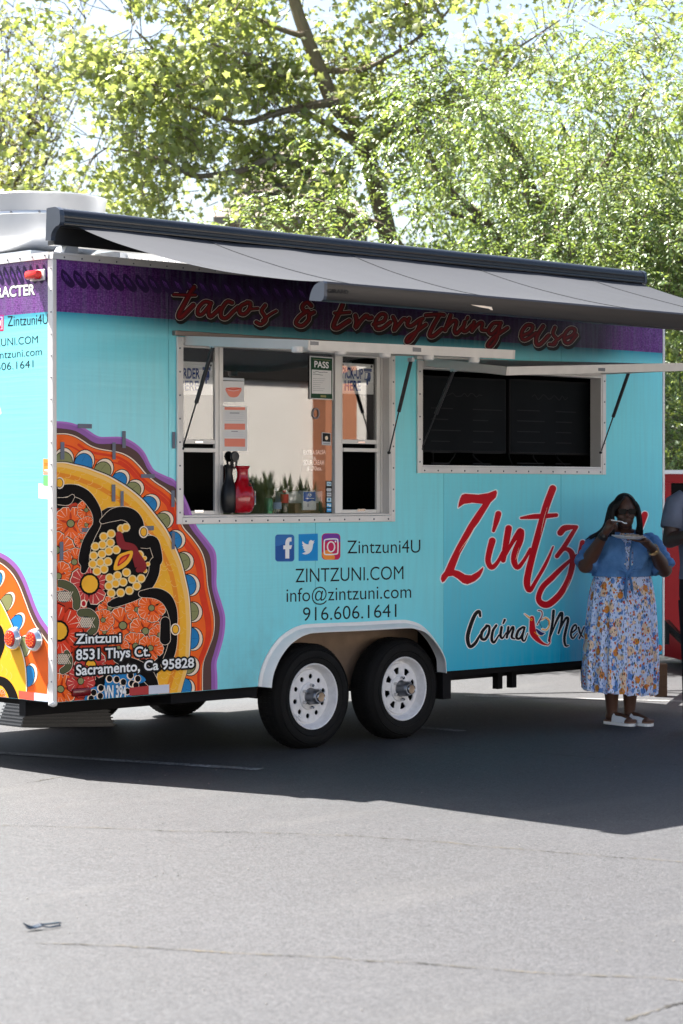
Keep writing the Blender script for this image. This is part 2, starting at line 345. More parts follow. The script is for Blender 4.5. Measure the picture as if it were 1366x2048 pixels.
def linemat():
    q = N('worn_line_paint'); p = q.pos(); n1 = q.noise(p, 60, 5); n2 = q.noise(p, 4, 4)
    c = q.mix(q.ramp(q.op('ADD', q.op('MULTIPLY', n1, .6), q.op('MULTIPLY', n2, .5)), [(.42, 0.), (.62, 1.)]), (.30, .295, .29), (.08, .08, .08)); q.principled(c, .7, 0, .3); return q.m
LINE = linemat()
def stripe(p0, p1, wd):
    p0, p1 = Vector(p0), Vector(p1); n = 24; ribbon('road_marking', [tuple(p0+(p1-p0)*i/n) for i in range(n+1)], lambda i: wd/2, .004, LINE)
p0, p1 = Vector(G(-40, 1504)), Vector(G(520, 1540)); stripe(p0, p1, .10)
stripe(G(835, 1455), G(926, 1463), .10); stripe(G(930, 1392), G(1395, 1404), .10)
for k in range(5): stripe((3.5+2.75*k, 9.5, 0), (3.5+2.75*k, 14.2, 0), .10)
# kerb and planting bed beyond the car park
mb = MB(); mb.box(-30, 60, 16.0, 16.16, -.2, .14, None, .02); mb.build('kerb', mat('kerb_concrete', (.32, .31, .29), .85, 0, .3, .15, 4, .3, 40), kind='structure')
def soil():
    q = N('planting_soil'); c = q.ramp(q.noise(q.pos(), 3, 6), [(.3, (.035, .04, .018)), (.6, (.08, .075, .045))]); q.principled(c, .95, 0, .2, q.bump(q.noise(q.pos(), 20, 5), .6, .05)); return q.m
mb = MB(); mb.box(-30, 60, 16.16, 60, -.2, .10); mb.build('planting_bed', soil(), kind='structure')
# ================================================================ stucco building and hedge across the lot (seen in the window glass)
def stucco(name, col):
    q = N(name); p = q.pos(); c = q.mix(q.noise(p, 2.5, 6), col, tuple(v*.86 for v in col)); q.principled(c, .9, 0, .25, q.bump(q.noise(p, 120, 3), .35, .01)); return q.m
YB = -16.2
bld = thing('building', 'low cream stucco shop building with brick pier across the car park', 'building', (0, YB-4, 0))
def mirx(px, yb, y0=.06):   # where a picture ray mirrored in the window glass meets the shop front
    d = ray(px, 900); t = (y0-CAM.y)/d.y; P = CAM+d*t; d2 = Vector((d.x, -d.y, d.z)); return (P+d2*((yb-y0)/d2.y)).x
xe = mirx(640, YB); xo0 = mirx(652, YB+.3); xo1 = mirx(714, YB+.3); xw1 = mirx(733, YB)
STU = stucco('cream_stucco', (.78, .735, .68)); BRK = stucco('terracotta_render', (.48, .20, .11)); DKB = stucco('dark_fascia', (.014, .012, .011))
mb = MB(); mb.box(-24, xe, YB-8, YB, 0, 3.42); mb.build('wall', STU, bld)
mb = MB(); mb.box(xo0, xo1, YB-6, YB+.3, 0, 5.0); mb.build('pier', BRK, bld)
mb = MB(); mb.box(xo1, xw1, YB-6, YB, 0, 5.0); mb.build('side_wall', STU, bld)
mb = MB(); mb.box(xe, xo0, YB-6, YB-1.5, 0, 4.0); mb.build('recess', DKB, bld)
mb = MB(); mb.box(-24.2, xe+.0, YB-8, YB+.06, 3.42, 3.7); mb.box(-24.2, xe, YB-8, YB-.05, 3.7, 5.2); mb.build('roof', DKB, bld)
mb = MB(); mb.box(xw1, 40, YB-6, YB-.5, 0, 5.6); mb.build('annex', DKB, bld)
rr = random.Random(3); mb = MB(); HED = leafmat('hedge_leaf', (.02, .032, .014), (.035, .05, .02), (.05, .07, .03), .3, .03)
for i in range(95):
    x = mirx(440, YB+1)+(mirx(690, YB+1)-mirx(440, YB+1))*i/94+rr.uniform(-.1, .1); y = YB+1.0+rr.uniform(-.35, .35); h = 1.30+.3*noise.noise(Vector((x*.8, 0, 3)))+(rr.uniform(0, .45) if i % 3 == 0 else rr.uniform(-.2, .1))
    for k in range(70):
        t = rr.random()**.8; a = rr.uniform(0, 2*PI); r0 = .24*(1-t)**.7+.02; p = Vector((x+math.cos(a)*r0, y+math.sin(a)*r0, t*h)); d = Vector((math.cos(a)*.25, math.sin(a)*.25, 1)).normalized()*.26; s_ = Vector((-math.sin(a), math.cos(a), 0))*.035
        mb.add([p-s_, p+s_, p+d], [(0, 1, 2)])
tag(mb.build('hedge', HED), 'dark spiky rosemary hedge in front of the cream building wall', 'hedge', kind='stuff')
# ================================================================ trees
def cf(X, D, z): p = CAM+R_*X+F0*D; return Vector((p.x, p.y, z))
def pc(px, py, D): return atD(px, py, D)
def leaves(name, P, Dr, Nm, S, tv, tf, m, parent):
    P = np.array(P); Dr = np.array(Dr); Nm = np.array(Nm); S = np.array(S)[:, None]
    Dr /= np.linalg.norm(Dr, axis=1)[:, None]; B = np.cross(Nm, Dr); B /= np.linalg.norm(B, axis=1)[:, None]+1e-9; Nm = np.cross(Dr, B)
    k = len(tv); V = np.zeros((len(P), k, 3))
    for i, (u, v, w_) in enumerate(tv): V[:, i] = P+S*(Dr*u+B*v+Nm*w_)
    F = (np.array(tf)[None]+(np.arange(len(P))*k)[:, None, None]).reshape(-1)
    n = len(F)//3; me = bpy.data.meshes.new(name); me.vertices.add(len(P)*k); me.vertices.foreach_set('co', V.reshape(-1)); me.loops.add(len(F)); me.loops.foreach_set('vertex_index', F.astype(np.int32))
    me.polygons.add(n); me.polygons.foreach_set('loop_start', np.arange(n, dtype=np.int32)*3); me.polygons.foreach_set('loop_total', np.full(n, 3, np.int32)); me.update(); me.validate()
    me.materials.append(m); return link(bpy.data.objects.new(name, me), parent)
LENS = ([(0, 0, 0), (.3, .2, .05), (.65, .19, .04), (1, 0, -.06), (.65, -.19, .04), (.3, -.2, .05)], [(0, 2, 1), (0, 3, 2), (0, 4, 3), (0, 5, 4)])
PALM = ([(0, 0, 0), (.02, .42, -.05), (.36, .26, .03), (.55, .56, -.06), (.66, .2, .02), (1, 0, -.08), (.66, -.2, .02), (.55, -.56, -.06), (.36, -.26, .03), (.02, -.42, -.05)],
        [(0, 2, 1), (0, 8, 2), (0, 9, 8), (2, 4, 3), (2, 8, 4), (8, 6, 4), (8, 7, 6), (4, 6, 5)])
QUAD = ([(0, 0, 0), (.5, .3, .05), (1, 0, 0), (.5, -.3, .05)], [(0, 2, 1), (0, 3, 2)])
def bark(name, a, b, sc=8):
    q = N(name); c = q.mix(q.noise(q.mapp(q.co(), (sc, sc, sc*.25)), 3, 6), a, b); q.principled(c, .9, 0, .2, q.bump(q.noise(q.mapp(q.co(), (sc*2, sc*2, sc*.5)), 4, 5), .6, .03)); return q.m
def rv(r): 
    v = Vector((r.gauss(0, 1), r.gauss(0, 1), r.gauss(0, 1))); return v.normalized() if v.length > 1e-6 else Vector((0, 0, 1))
def limb(mb, pts, r0, r1, n=8):
    q = spl([tuple(p) for p in pts], 5); k = len(q); mb.tube(q, [r0+(r1-r0)*(i/(k-1))**.8 for i in range(k)], n)
def sprays(r, lumps, count, L, step, size, out, gapseed, gap=.42, droop=.5, front=.7):
    P, Dr, Nm, S = out; tw = MB(); tot = sum(l[3]**2 for l in lumps); toCam = -F0
    for (X, D, z, rad) in lumps:
        c = cf(X, D, z); k = int(count*rad*rad/tot); t = 0; g = 0
        while t < k and g < k*6:
            g += 1; d = rv(r); d.z = d.z*.9+.12; d.normalize()
            if d.dot(toCam) < -.1 and r.random() < front: continue
            p = c+Vector((d.x, d.y, d.z*.92))*rad*(.62+.42*r.random()**.5)
            if noise.noise(p*1.15+Vector((gapseed, 0, 0)))*.5+.5 < gap: continue
            if p.z < .5: continue
            t += 1; ax = (d*.9+rv(r)*.75+Vector((0, 0, .12))).normalized(); ln = L*r.uniform(.6, 1.25); n = int(ln/step); side_ = ax.cross(Vector((0, 0, 1))).normalized() if abs(ax.z) < .98 else Vector((1, 0, 0)); q = p.copy(); path = [q.copy()]
            for i in range(n):
                ax = (ax+Vector((0, 0, -droop*step*(1+i/n*2)))).normalized(); q = q+ax*step; sg = 1 if i % 2 else -1
                dd = (side_*sg*.75+ax*.55+Vector((0, 0, -.38))+rv(r)*.28); P.append(tuple(q)); Dr.append(tuple(dd)); Nm.append(tuple(Vector((0, 0, 1))+rv(r)*.55)); S.append(size*r.uniform(.6, 1.2)*(1-.3*i/n))
                if i % 5 == 4: path.append(q.copy())
            if len(path) > 1 and t % 2 == 0: tw.tube(path, [.006-.004*i/len(path) for i in range(len(path))], 3, None, False)
    return tw
# ---- elm to the right, close behind the trailer
r = random.Random(11)
elm = thing('elm_tree', 'bushy small leaved bright green tree behind the front half of the trailer', 'tree', cf(2.1, 24.6, 0))
mb = MB(); tr = [cf(2.3, 24.8, -.1), cf(2.2, 24.7, 1.6), cf(2.05, 24.4, 3.2), pc(1085, 470, 24.1), pc(1066, 400, 23.9), pc(1044, 330, 23.8), pc(1000, 260, 23.8)]
limb(mb, tr, .17, .04); limb(mb, [tr[2], pc(1130, 440, 24), pc(1210, 330, 24.1), pc(1290, 180, 24.3)], .09, .02, 6); limb(mb, [tr[2], pc(990, 470, 23.8), pc(900, 380, 23.6), pc(830, 250, 23.5)], .08, .015, 6)
limb(mb, [tr[1], pc(820, 520, 23.6), pc(700, 430, 23.3), pc(600, 390, 23.2)], .08, .015, 6); limb(mb, [tr[1], cf(3.2, 24, 3), pc(1380, 420, 23.8), pc(1420, 250, 24)], .1, .02, 6); limb(mb, [tr[3], pc(1150, 380, 23.8), pc(1180, 320, 23.6)], .04, .012, 5)
mb.build('trunk', bark('elm_bark', (.075, .055, .042), (.16, .12, .09)), elm, smooth=True)
out = ([], [], [], [])
LUM = [(1.0, 23.7, 4.35, 1.45), (2.5, 23.9, 4.75, 1.8), (4.0, 24.1, 5.0, 1.95), (-.25, 23.4, 3.45, 1.05), (2.2, 23.0, 3.2, 1.5), (4.1, 23.2, 2.8, 1.8), (.8, 23.1, 3.2, 1.3), (3.2, 22.9, 4.2, 1.2)]
SUBL = []
for (X, D, z, rad) in LUM:
    for k in range(int(8*rad*rad)):
        d = rv(r)
        if d.y > .35 and r.random() < .6: d = -d
        q = Vector((X, D, z))+Vector((d.x*rad, -abs(d.y)*rad*.9 if r.random() < .75 else d.y*rad, d.z*rad*.92))*(.72+.35*r.random()); SUBL.append((q.x, q.y, q.z, r.uniform(.3, .6)))
tw = sprays(r, SUBL, 6200, .44, .027, .064, out, 3.1, .30, 1.5, .55)
tw.build('twigs', bpy.data.materials['elm_bark'], elm)
leaves('crown', *out, *LENS, leafmat('elm_leaf', (.055, .13, .025), (.11, .21, .04), (.25, .33, .09), .55, .055, .4), elm)
# ---- plane tree, larger, further back, with a leaning trunk
r = random.Random(5)
syc = thing('plane_tree', 'tall loose plane tree with broad yellow green leaves and a dark leaning limb', 'tree', cf(1.1, 29.6, 0))
mb = MB(); T = [cf(1.3, 29.8, -.1), cf(1.1, 29.7, 2), cf(.75, 29.5, 4.2), pc(730, 300, 29.2), pc(668, 205, 29), pc(640, 140, 29), pc(614, 75, 29), pc(590, 5, 29), pc(575, -90, 29), pc(560, -220, 29)]
limb(mb, T, .16, .06, 10)
LB = [[T[4], pc(600, 215, 28.7), pc(540, 230, 28.5), pc(490, 246, 28.4), pc(440, 234, 28.2), pc(380, 212, 28), pc(320, 188, 27.9), pc(272, 172, 27.8), pc(240, 120, 27.8)],
      [T[3], pc(640, 240, 28.6), pc(600, 220, 28.5), pc(560, 225, 28.3), pc(515, 243, 28)],
      [T[2], pc(600, 330, 28.4), pc(480, 342, 28.2), pc(390, 352, 28), pc(345, 328, 28), pc(280, 306, 27.9), pc(205, 296, 27.8)],
      [T[2], pc(590, 380, 28.6), pc(540, 395, 28.2), pc(460, 372, 28), pc(420, 330, 27.8)],
      [T[5], pc(720, 140, 28.8), pc(800, 100, 28.6), pc(880, 40, 28.4), pc(940, -40, 28.3)], [T[6], pc(540, 50, 28.6), pc(470, 10, 28.4), pc(400, -60, 28.2)], [T[3], pc(820, 240, 28.5), pc(900, 190, 28.4), pc(1000, 120, 28.3), pc(1120, 40, 28.2)],
      [T[5], pc(560, 150, 28.3), pc(500, 110, 28), pc(430, 90, 27.8), pc(370, 40, 27.7)], [pc(380, 212, 28), pc(340, 150, 27.8), pc(300, 90, 27.6), pc(270, 60, 27.6)], [T[8], pc(700, -90, 29), pc(820, -140, 29)]]
for i, l in enumerate(LB): limb(mb, l, .058 if i < 4 else .045, .01, 6)
mb.build('trunk', bark('plane_bark', (.13, .10, .085), (.30, .25, .20), 5), syc, smooth=True)
out = ([], [], [], []); tw = MB(); skel = [Vector(p) for l in LB for p in spl([tuple(q) for q in l], 6)]+[Vector(p) for p in T[3:]]
cl = 0; g = 0; TL = [(x_, y_) for x_, y_ in spl([(735, 300), (668, 205), (640, 140), (614, 75), (590, 5), (580, -60)], 6)]+[(x_, y_) for x_, y_ in spl([(640, 212), (560, 225), (510, 242), (450, 235), (380, 212)], 6)][::2]
while cl < 2150 and g < 60000:
    g += 1
    if r.random() < .5: b = r.choice(skel); p = b+Vector((r.gauss(0, .68), r.gauss(0, .5), r.gauss(.08, .5)))
    else: p = pc(r.uniform(-240, 1366), r.uniform(-160, 430), 28.5+r.gauss(0, 1)); b = min(skel, key=lambda s_: (s_-p).length_squared)
    dd_ = p-CAM; D_ = dd_.dot(F0); px_ = CX+FPX*dd_.dot(R_)/D_; py_ = CY-FPX*dd_.dot(UV_)/dd_.dot(FW)
    if py_ > 470 or px_ < -260: continue
    if (px_-285)**2/65**2+(py_-65)**2/52**2 < 1 or ((px_-190)**2/70**2+(py_-20)**2/50**2 < 1): continue
    th = .52 if px_ < 200 else .46
    if any((px_-tx)**2+(py_-ty)**2 < 26**2 for tx, ty in TL) and D_ < 29.4: continue
    if noise.noise(p*1.0+Vector((9, 2, 0)))*.5+.5 < th: continue
    cl += 1; dv = (p-b); L = dv.length
    if L > .15:
        st = p-dv*(min(1, (.6 if L < 1 else .3)/L))+rv(r)*.09; mid = st+(p-st)*.5+rv(r)*.06; tw.tube([st, mid, p], [.008, .006, .003], 3, None, False)
    for i in range(r.randint(7, 13)):
        q = p+rv(r)*r.uniform(.03, .26); d = rv(r)+Vector((0, 0, -.55))+(q-p).normalized()*.6
        out[0].append(tuple(q)); out[1].append(tuple(d)); out[2].append(tuple(Vector((0, 0, 1))+rv(r)*.9)); out[3].append(r.uniform(.055, .125))
tw.build('twigs', bpy.data.materials['plane_bark'], syc)
leaves('crown', *out, *PALM, leafmat('plane_leaf', (.18, .25, .06), (.31, .36, .11), (.46, .47, .19), .68, .04, .45), syc)
for px_, py_ in [(742, 45), (736, 66), (800, 92), (812, 8), (418, 12), (365, 180), (262, 375), (690, 118)]:
    p = pc(px_, py_, 28.2); mb = MB(); mb.ball(p, .024, None, 8, 6); mb.tube([p, p+Vector((0, 0, .14))], .003, 3); mb.build('seed_ball', mat('seed_ball_brown', (.12, .05, .03), .9), syc)
# ---- thin multi-stemmed tree at the far left
r = random.Random(21)
thin = thing('young_tree', 'thin many stemmed tree with sparse yellow leaves rising behind the roof fan', 'tree', cf(-5.1, 32, 0))
mb = MB(); out = ([], [], [], []); base = cf(-5.0, 32, 0)
for i in range(26):
    px1 = r.uniform(-70, 215); py1 = r.uniform(-30, 170); D = 32+r.uniform(-.9, .9); a = pc(-20+i*3.2+r.uniform(-15, 15), 470, D); tip = pc(px1, py1, D); m1 = a.lerp(tip, .45)+Vector((r.gauss(0, .1), r.gauss(0, .1), .1)); b0 = base+Vector((r.gauss(0, .15), r.gauss(0, .15), 0))
    pts = [b0, b0.lerp(a, .6), a, m1, tip]; limb(mb, pts, .022, .004, 5); sp = [Vector(p) for p in spl([tuple(q) for q in pts], 8)][16:]
    for k in range(15):
        s_ = r.choice(sp); e = s_+Vector((r.gauss(0, .22), r.gauss(0, .22), r.uniform(.1, .5))); mb.tube([s_, s_.lerp(e, .5)+rv(r)*.04, e], [.009, .006, .003], 3, None, False)
        for j in range(r.randint(5, 16)):
            q = s_.lerp(e, r.uniform(.2, 1.1))+rv(r)*.16
            out[0].append(tuple(q)); out[1].append(tuple(rv(r)+Vector((0, 0, -.3)))); out[2].append(tuple(Vector((0, 0, 1))+rv(r)*.9)); out[3].append(r.uniform(.05, .105))
mb.build('trunk', bark('thin_bark', (.06, .045, .04), (.13, .10, .09), 9), thin, smooth=True)
leaves('crown', *out, *LENS, leafmat('yellow_leaf', (.16, .19, .03), (.28, .28, .05), (.42, .38, .10), .5, .03, .4), thin)
# ---- further trees filling the back
def far_tree(label, X, D, h, rad, seed, n, cols, size=.16, squash=1.0):
    r = random.Random(seed); t = thing('background_tree', label, 'tree', cf(X, D, 0), 'dark trees at the back of the lot'); mb = MB(); c = cf(X, D, h)
    limb(mb, [cf(X, D, -.1), cf(X+.1, D, h*.5), cf(X-.1, D, h)], .2, .06, 7)
    for k in range(6):
        d = rv(r); d.z = abs(d.z)*.5; limb(mb, [cf(X, D, h*.5), c+d*rad*.45, c+d*rad*.85], .08, .015, 5)
    mb.build('trunk', bpy.data.materials['elm_bark'], t, smooth=True)
    P = []; Dr = []; Nm = []; S = []
    lum = [(c+Vector((rv(r).x*rad*.55, rv(r).y*rad*.55, rv(r).z*rad*.5*squash)), rad*r.uniform(.35, .6)) for k in range(11)]
    while len(P) < n:
        l = r.choice(lum); p = l[0]+rv(r)*l[1]*(.6+.45*r.random())
        if p.z < .15 or noise.noise(p*1.3+Vector((seed, 0, 0))) < -.14: continue
        P.append(tuple(p)); Dr.append(tuple(rv(r)+Vector((0, 0, -.5)))); Nm.append(tuple(Vector((0, 0, 1))+rv(r))); S.append(size*r.uniform(.6, 1.2))
    leaves('crown', P, Dr, Nm, S, *LENS, cols, t)
DG = leafmat('dark_leaf', (.022, .05, .014), (.045, .085, .02), (.09, .13, .03), .35, .03, .35); MG = leafmat('mid_leaf', (.10, .18, .04), (.18, .26, .06), (.30, .35, .10), .45, .03, .35)
far_tree('dark broad tree behind the bushy green tree', 5.2, 34, 3.6, 3.6, 31, 15000, DG)
far_tree('green tree standing far behind the dark broad tree', 4.6, 37, 5.0, 3.2, 33, 10000, MG)
far_tree('mid green tree close behind the bushy small leaved tree', 2.4, 28.5, 4.3, 2.3, 41, 11000, MG, .10)
far_tree('low dark shrubby tree beside the red trailer', 4.4, 29, 1.7, 1.8, 35, 9000, DG, .11)
far_tree('low leafy tree in front of the brown roofed house', -.9, 33, 2.4, 1.3, 37, 5000, MG, .13)
# ---- house with shingle roof glimpsed through the leaves
hs = thing('house', 'house with weathered grey brown shingle roof glimpsed through the trees', 'house', cf(-1.5, 46, 0))
A = pc(350, 470, 47); B = pc(462, 438, 46.5); ex = R_; dp = F0
z0 = pc(465, 440, 46).z; zr = pc(560, 400, 48).z
c0 = cf(-2.25, 46, 0)
def HP(u, v, z): p = c0+R_*u+F0*v; return Vector((p.x, p.y, z))
mb = MB(); mb.hexa([HP(.2, .3, 0), HP(2.5, .3, 0), HP(2.5, 7, 0), HP(.2, 7, 0)], [HP(.2, .3, z0), HP(2.5, .3, z0), HP(2.5, 7, z0), HP(.2, 7, z0)]); mb.build('wall', stucco('house_wall', (.42, .38, .34)), hs)
RF = mat('weathered_shingle', (.25, .215, .19), .9, 0, .2, .3, 5); mb = MB(); zt = z0+2.1
mb.hexa([HP(-.3, -.3, z0-.1), HP(2.8, -.3, z0-.1), HP(1.5, 3.6, zt-.06), HP(1.0, 3.6, zt-.06)], [HP(-.3, -.3, z0), HP(2.8, -.3, z0), HP(1.5, 3.6, zt), HP(1.0, 3.6, zt)])
mb.hexa([HP(-.3, 7.4, z0-.1), HP(-.3, -.3, z0-.1), HP(1.0, 3.6, zt-.07), HP(1.0, 3.7, zt-.07)], [HP(-.3, 7.4, z0), HP(-.3, -.3, z0), HP(1.0, 3.59, zt-.01), HP(1.0, 3.7, zt-.01)])
mb.hexa([HP(2.8, -.3, z0-.1), HP(2.8, 7.4, z0-.1), HP(1.5, 3.7, zt-.07), HP(1.5, 3.6, zt-.07)], [HP(2.8, -.3, z0), HP(2.8, 7.4, z0), HP(1.5, 3.7, zt-.01), HP(1.5, 3.59, zt-.01)])
rf = mb.build('roof', RF, hs)
for k in range(14):
    t0 = k/14; a = HP(-.3+1.3*t0, -.3+3.9*t0, z0+2.1*t0+.005); b = HP(2.8-1.3*t0, -.3+3.9*t0, z0+2.1*t0+.005); dn = (F0*3.9+UP*2.1).normalized()*.30; nr = (UP*3.9-F0*2.1).normalized()*.02
    mb = MB(); mb.hexa([a, b, b+dn, a+dn], [a+nr*1.6, b+nr*1.6, b+dn+nr*.3, a+dn+nr*.3]); mb.build('shingle_course', RF, rf)
# ================================================================ food trailer
ZB, ZT, L_, W_, XR = .43, 3.02, 5.665, 2.5, -.024
def rear(px, py, o): p = pix(0, XR, px, py); return Vector((XR-o, p.y, p.z))
TR = thing('food_trailer', 'long turquoise food trailer with purple top band, open serving windows and black awning', 'food trailer', (2.8, 1.25, 0))
def wallpt(px, py, y=0): p = pix(1, y, px, py); return (p.x, p.z)
ARCO = spl([wallpt(*p) for p in [(515.3, 1373.3), (517.7, 1352.4), (524, 1329.8), (537, 1302.5), (556.4, 1276.7), (577.3, 1260.6), (596.6, 1251.7), (622.4, 1247.7), (720, 1243.7), (795.4, 1239.7), (816.5, 1241), (839.4, 1249.3), (858.7, 1267), (874.5, 1289.8), (885, 1314.4), (887.2, 1341)]], 4)
ARCO[0] = (ARCO[0][0], ZB); ARCO[-1] = (ARCO[-1][0], ZB)
S1, S2, S3, S4 = .84, 2.06, 3.256, 4.476; g = .0016
A1 = (.935, 2.735, 1.487, 2.545); A2 = (3.025, 4.925, 1.803, 2.485)       # openings x0 x1 z0 z1
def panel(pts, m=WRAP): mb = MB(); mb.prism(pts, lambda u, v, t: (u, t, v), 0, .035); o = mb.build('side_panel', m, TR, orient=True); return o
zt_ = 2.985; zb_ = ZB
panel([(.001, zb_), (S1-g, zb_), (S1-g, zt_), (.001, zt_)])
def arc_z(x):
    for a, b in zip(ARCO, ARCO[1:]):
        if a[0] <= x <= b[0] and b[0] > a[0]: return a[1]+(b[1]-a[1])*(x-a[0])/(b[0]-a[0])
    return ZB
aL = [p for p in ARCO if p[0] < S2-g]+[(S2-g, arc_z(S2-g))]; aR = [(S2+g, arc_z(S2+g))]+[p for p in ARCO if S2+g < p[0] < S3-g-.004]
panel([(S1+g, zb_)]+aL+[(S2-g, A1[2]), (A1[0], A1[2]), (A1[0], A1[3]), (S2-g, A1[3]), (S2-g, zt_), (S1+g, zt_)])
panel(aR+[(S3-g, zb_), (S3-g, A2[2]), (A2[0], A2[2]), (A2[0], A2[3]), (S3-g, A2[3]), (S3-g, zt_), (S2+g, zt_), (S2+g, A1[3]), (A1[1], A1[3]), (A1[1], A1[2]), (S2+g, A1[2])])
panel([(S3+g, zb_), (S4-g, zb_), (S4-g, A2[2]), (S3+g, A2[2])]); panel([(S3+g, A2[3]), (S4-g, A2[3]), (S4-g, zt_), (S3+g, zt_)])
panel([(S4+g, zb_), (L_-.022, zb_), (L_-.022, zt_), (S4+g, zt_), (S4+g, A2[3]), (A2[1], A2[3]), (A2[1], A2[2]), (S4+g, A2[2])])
mb = MB(); mb.box(XR, XR+.035, .022, W_-.02, ZB, zt_); mb.build('rear_panel', WRAP, TR)
mb = MB(); mb.box(L_-.035, L_, .03, W_-.02, ZB, zt_); mb.build('front_panel', WRAP, TR); mb = MB(); mb.box(0, L_-.04, W_-.035, W_, ZB, zt_); mb.build('far_side_panel', WRAP, TR)
# inner lining
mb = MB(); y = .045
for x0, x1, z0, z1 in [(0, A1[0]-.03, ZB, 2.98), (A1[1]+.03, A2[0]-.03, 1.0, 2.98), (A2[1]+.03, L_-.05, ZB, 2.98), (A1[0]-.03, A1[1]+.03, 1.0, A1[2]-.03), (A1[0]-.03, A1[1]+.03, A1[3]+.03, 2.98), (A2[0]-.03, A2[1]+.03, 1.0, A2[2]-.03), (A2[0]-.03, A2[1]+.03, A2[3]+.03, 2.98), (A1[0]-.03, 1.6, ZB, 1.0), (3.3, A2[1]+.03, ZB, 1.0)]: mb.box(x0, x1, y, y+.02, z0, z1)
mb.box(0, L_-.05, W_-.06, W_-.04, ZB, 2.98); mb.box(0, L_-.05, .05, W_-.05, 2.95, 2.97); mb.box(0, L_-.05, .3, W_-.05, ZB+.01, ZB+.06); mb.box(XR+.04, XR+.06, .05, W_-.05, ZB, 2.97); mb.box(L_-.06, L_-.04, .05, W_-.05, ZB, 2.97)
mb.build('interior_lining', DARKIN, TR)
mb = MB(); mb.box(1.0, 4.9, .075, .5, 1.395, 1.435); mb.build('counter', mat('counter_steel', (.2, .2, .2), .4, .8), TR)
# roof, trims
mb = MB(); mb.box(XR+.02, L_-.02, .02, W_-.02, 2.98, 3.012); mb.build('roof', mat('roof_white', (.62, .62, .61), .5), TR)
mb = MB(); mb.box(XR-.008, L_+.004, -.010, .03, 2.980, 3.006); mb.box(XR-.008, L_+.004, -.016, .012, 3.006, 3.020); mb.build('roof_trim', ALU, TR)
mb = MB(); mb.box(XR-.012, XR+.02, .0305, W_, 2.984, 3.022); mb.build('roof_trim', ALU, TR)
mb = MB(); mb.box(XR-.004, .0, -.004, .046, ZB-.02, 2.979, None, .004); mb.build('corner_trim', ALU, TR)
mb = MB(); mb.box(L_-.021, L_+.003, -.006, .05, ZB-.012, 2.979, None, .004); mb.build('corner_trim', TRIMW, TR)
mb = MB(); mb.ball((XR+.008, .014, ZB-.004), (.026, .024, .022)); mb.build('corner_cap', TRIMW, TR, smooth=True)
mb = MB()
for k in range(44): mb.ball((.05+k*.128, -.011, 2.993), .0055, None, 6, 4)
for k in range(20): mb.ball((XR-.005, .012, .55+k*.125), .005, None, 6, 4); mb.ball((XR-.013, .06+k*.12, 3.003), .006, None, 6, 4)
tag(mb.build('rivets', HUBM, TR), None, kind='stuff')
# underside, chassis, wheel well
mb = MB(); mb.box(0, 1.62, .02, W_-.02, ZB-.012, ZB); mb.box(3.3, L_-.02, .02, W_-.02, ZB-.012, ZB); mb.box(1.62, 3.3, .36, W_-.36, ZB-.012, ZB)
mb.box(0, L_, .30, .36, .33, ZB-.012); mb.box(0, L_, W_-.36, W_-.3, .33, ZB-.012); mb.box(3.27, 3.35, .02, .30, .24, ZB-.012); mb.box(0.9, 1.6, .05, .3, .36, ZB-.012); mb.box(3.36, 5.6, .06, .3, .385, ZB-.012)
for x in (4.05, 4.20, 5.02, 5.13): mb.box(x, x+.05, .22, .27, .25, .40)
for x in (.3, 1.2, 3.6, 4.4, 5.2): mb.box(x, x+.08, .36, W_-.36, .35, ZB-.012)
mb.build('chassis', BLKM, TR)
mb = MB(); mb.box(1.6, 3.3, .285, .30, .33, 1.0); mb.box(1.58, 3.32, .036, .30, .96, .98); mb.build('wheel_well', mat('dusty_wheel_well', (.23, .165, .12), .85, 0, .2, .3, 9, .2), TR)
for x in (2.077, 2.909): mb = MB(); mb.tube([(x, .1, .33), (x, 2.4, .33)], .045, 10); mb.build('axle', BLKM, TR)
# wheel arch: flat flange against the wall and a flared lip
ac = (2.5, .55); n = len(ARCO); mb = MB()
def off(i, d):
    a = Vector(ARCO[max(i-1, 0)]); b = Vector(ARCO[min(i+1, n-1)]); t = (b-a).normalized(); nn = Vector((t.y, -t.x)); return (ARCO[i][0]+nn.x*d, ARCO[i][1]+nn.y*d)
prof = [(0, 0), (0, -.010), (.013, -.012), (.022, -.016), (.036, -.062), (.050, -.074), (.054, -.072), (.042, -.055), (.032, -.004), (.032, .03)]
vs = []
for i in range(n):
    for d, yy in prof: u, v = off(i, d); vs.append((u, yy, max(v, ZB-.02)))
k = len(prof); mb.add(vs, [(i*k+j, i*k+j+1, (i+1)*k+j+1, (i+1)*k+j) for i in range(n-1) for j in range(k-1)])
mb.build('wheel_arch', TRIMW, TR, smooth=True)
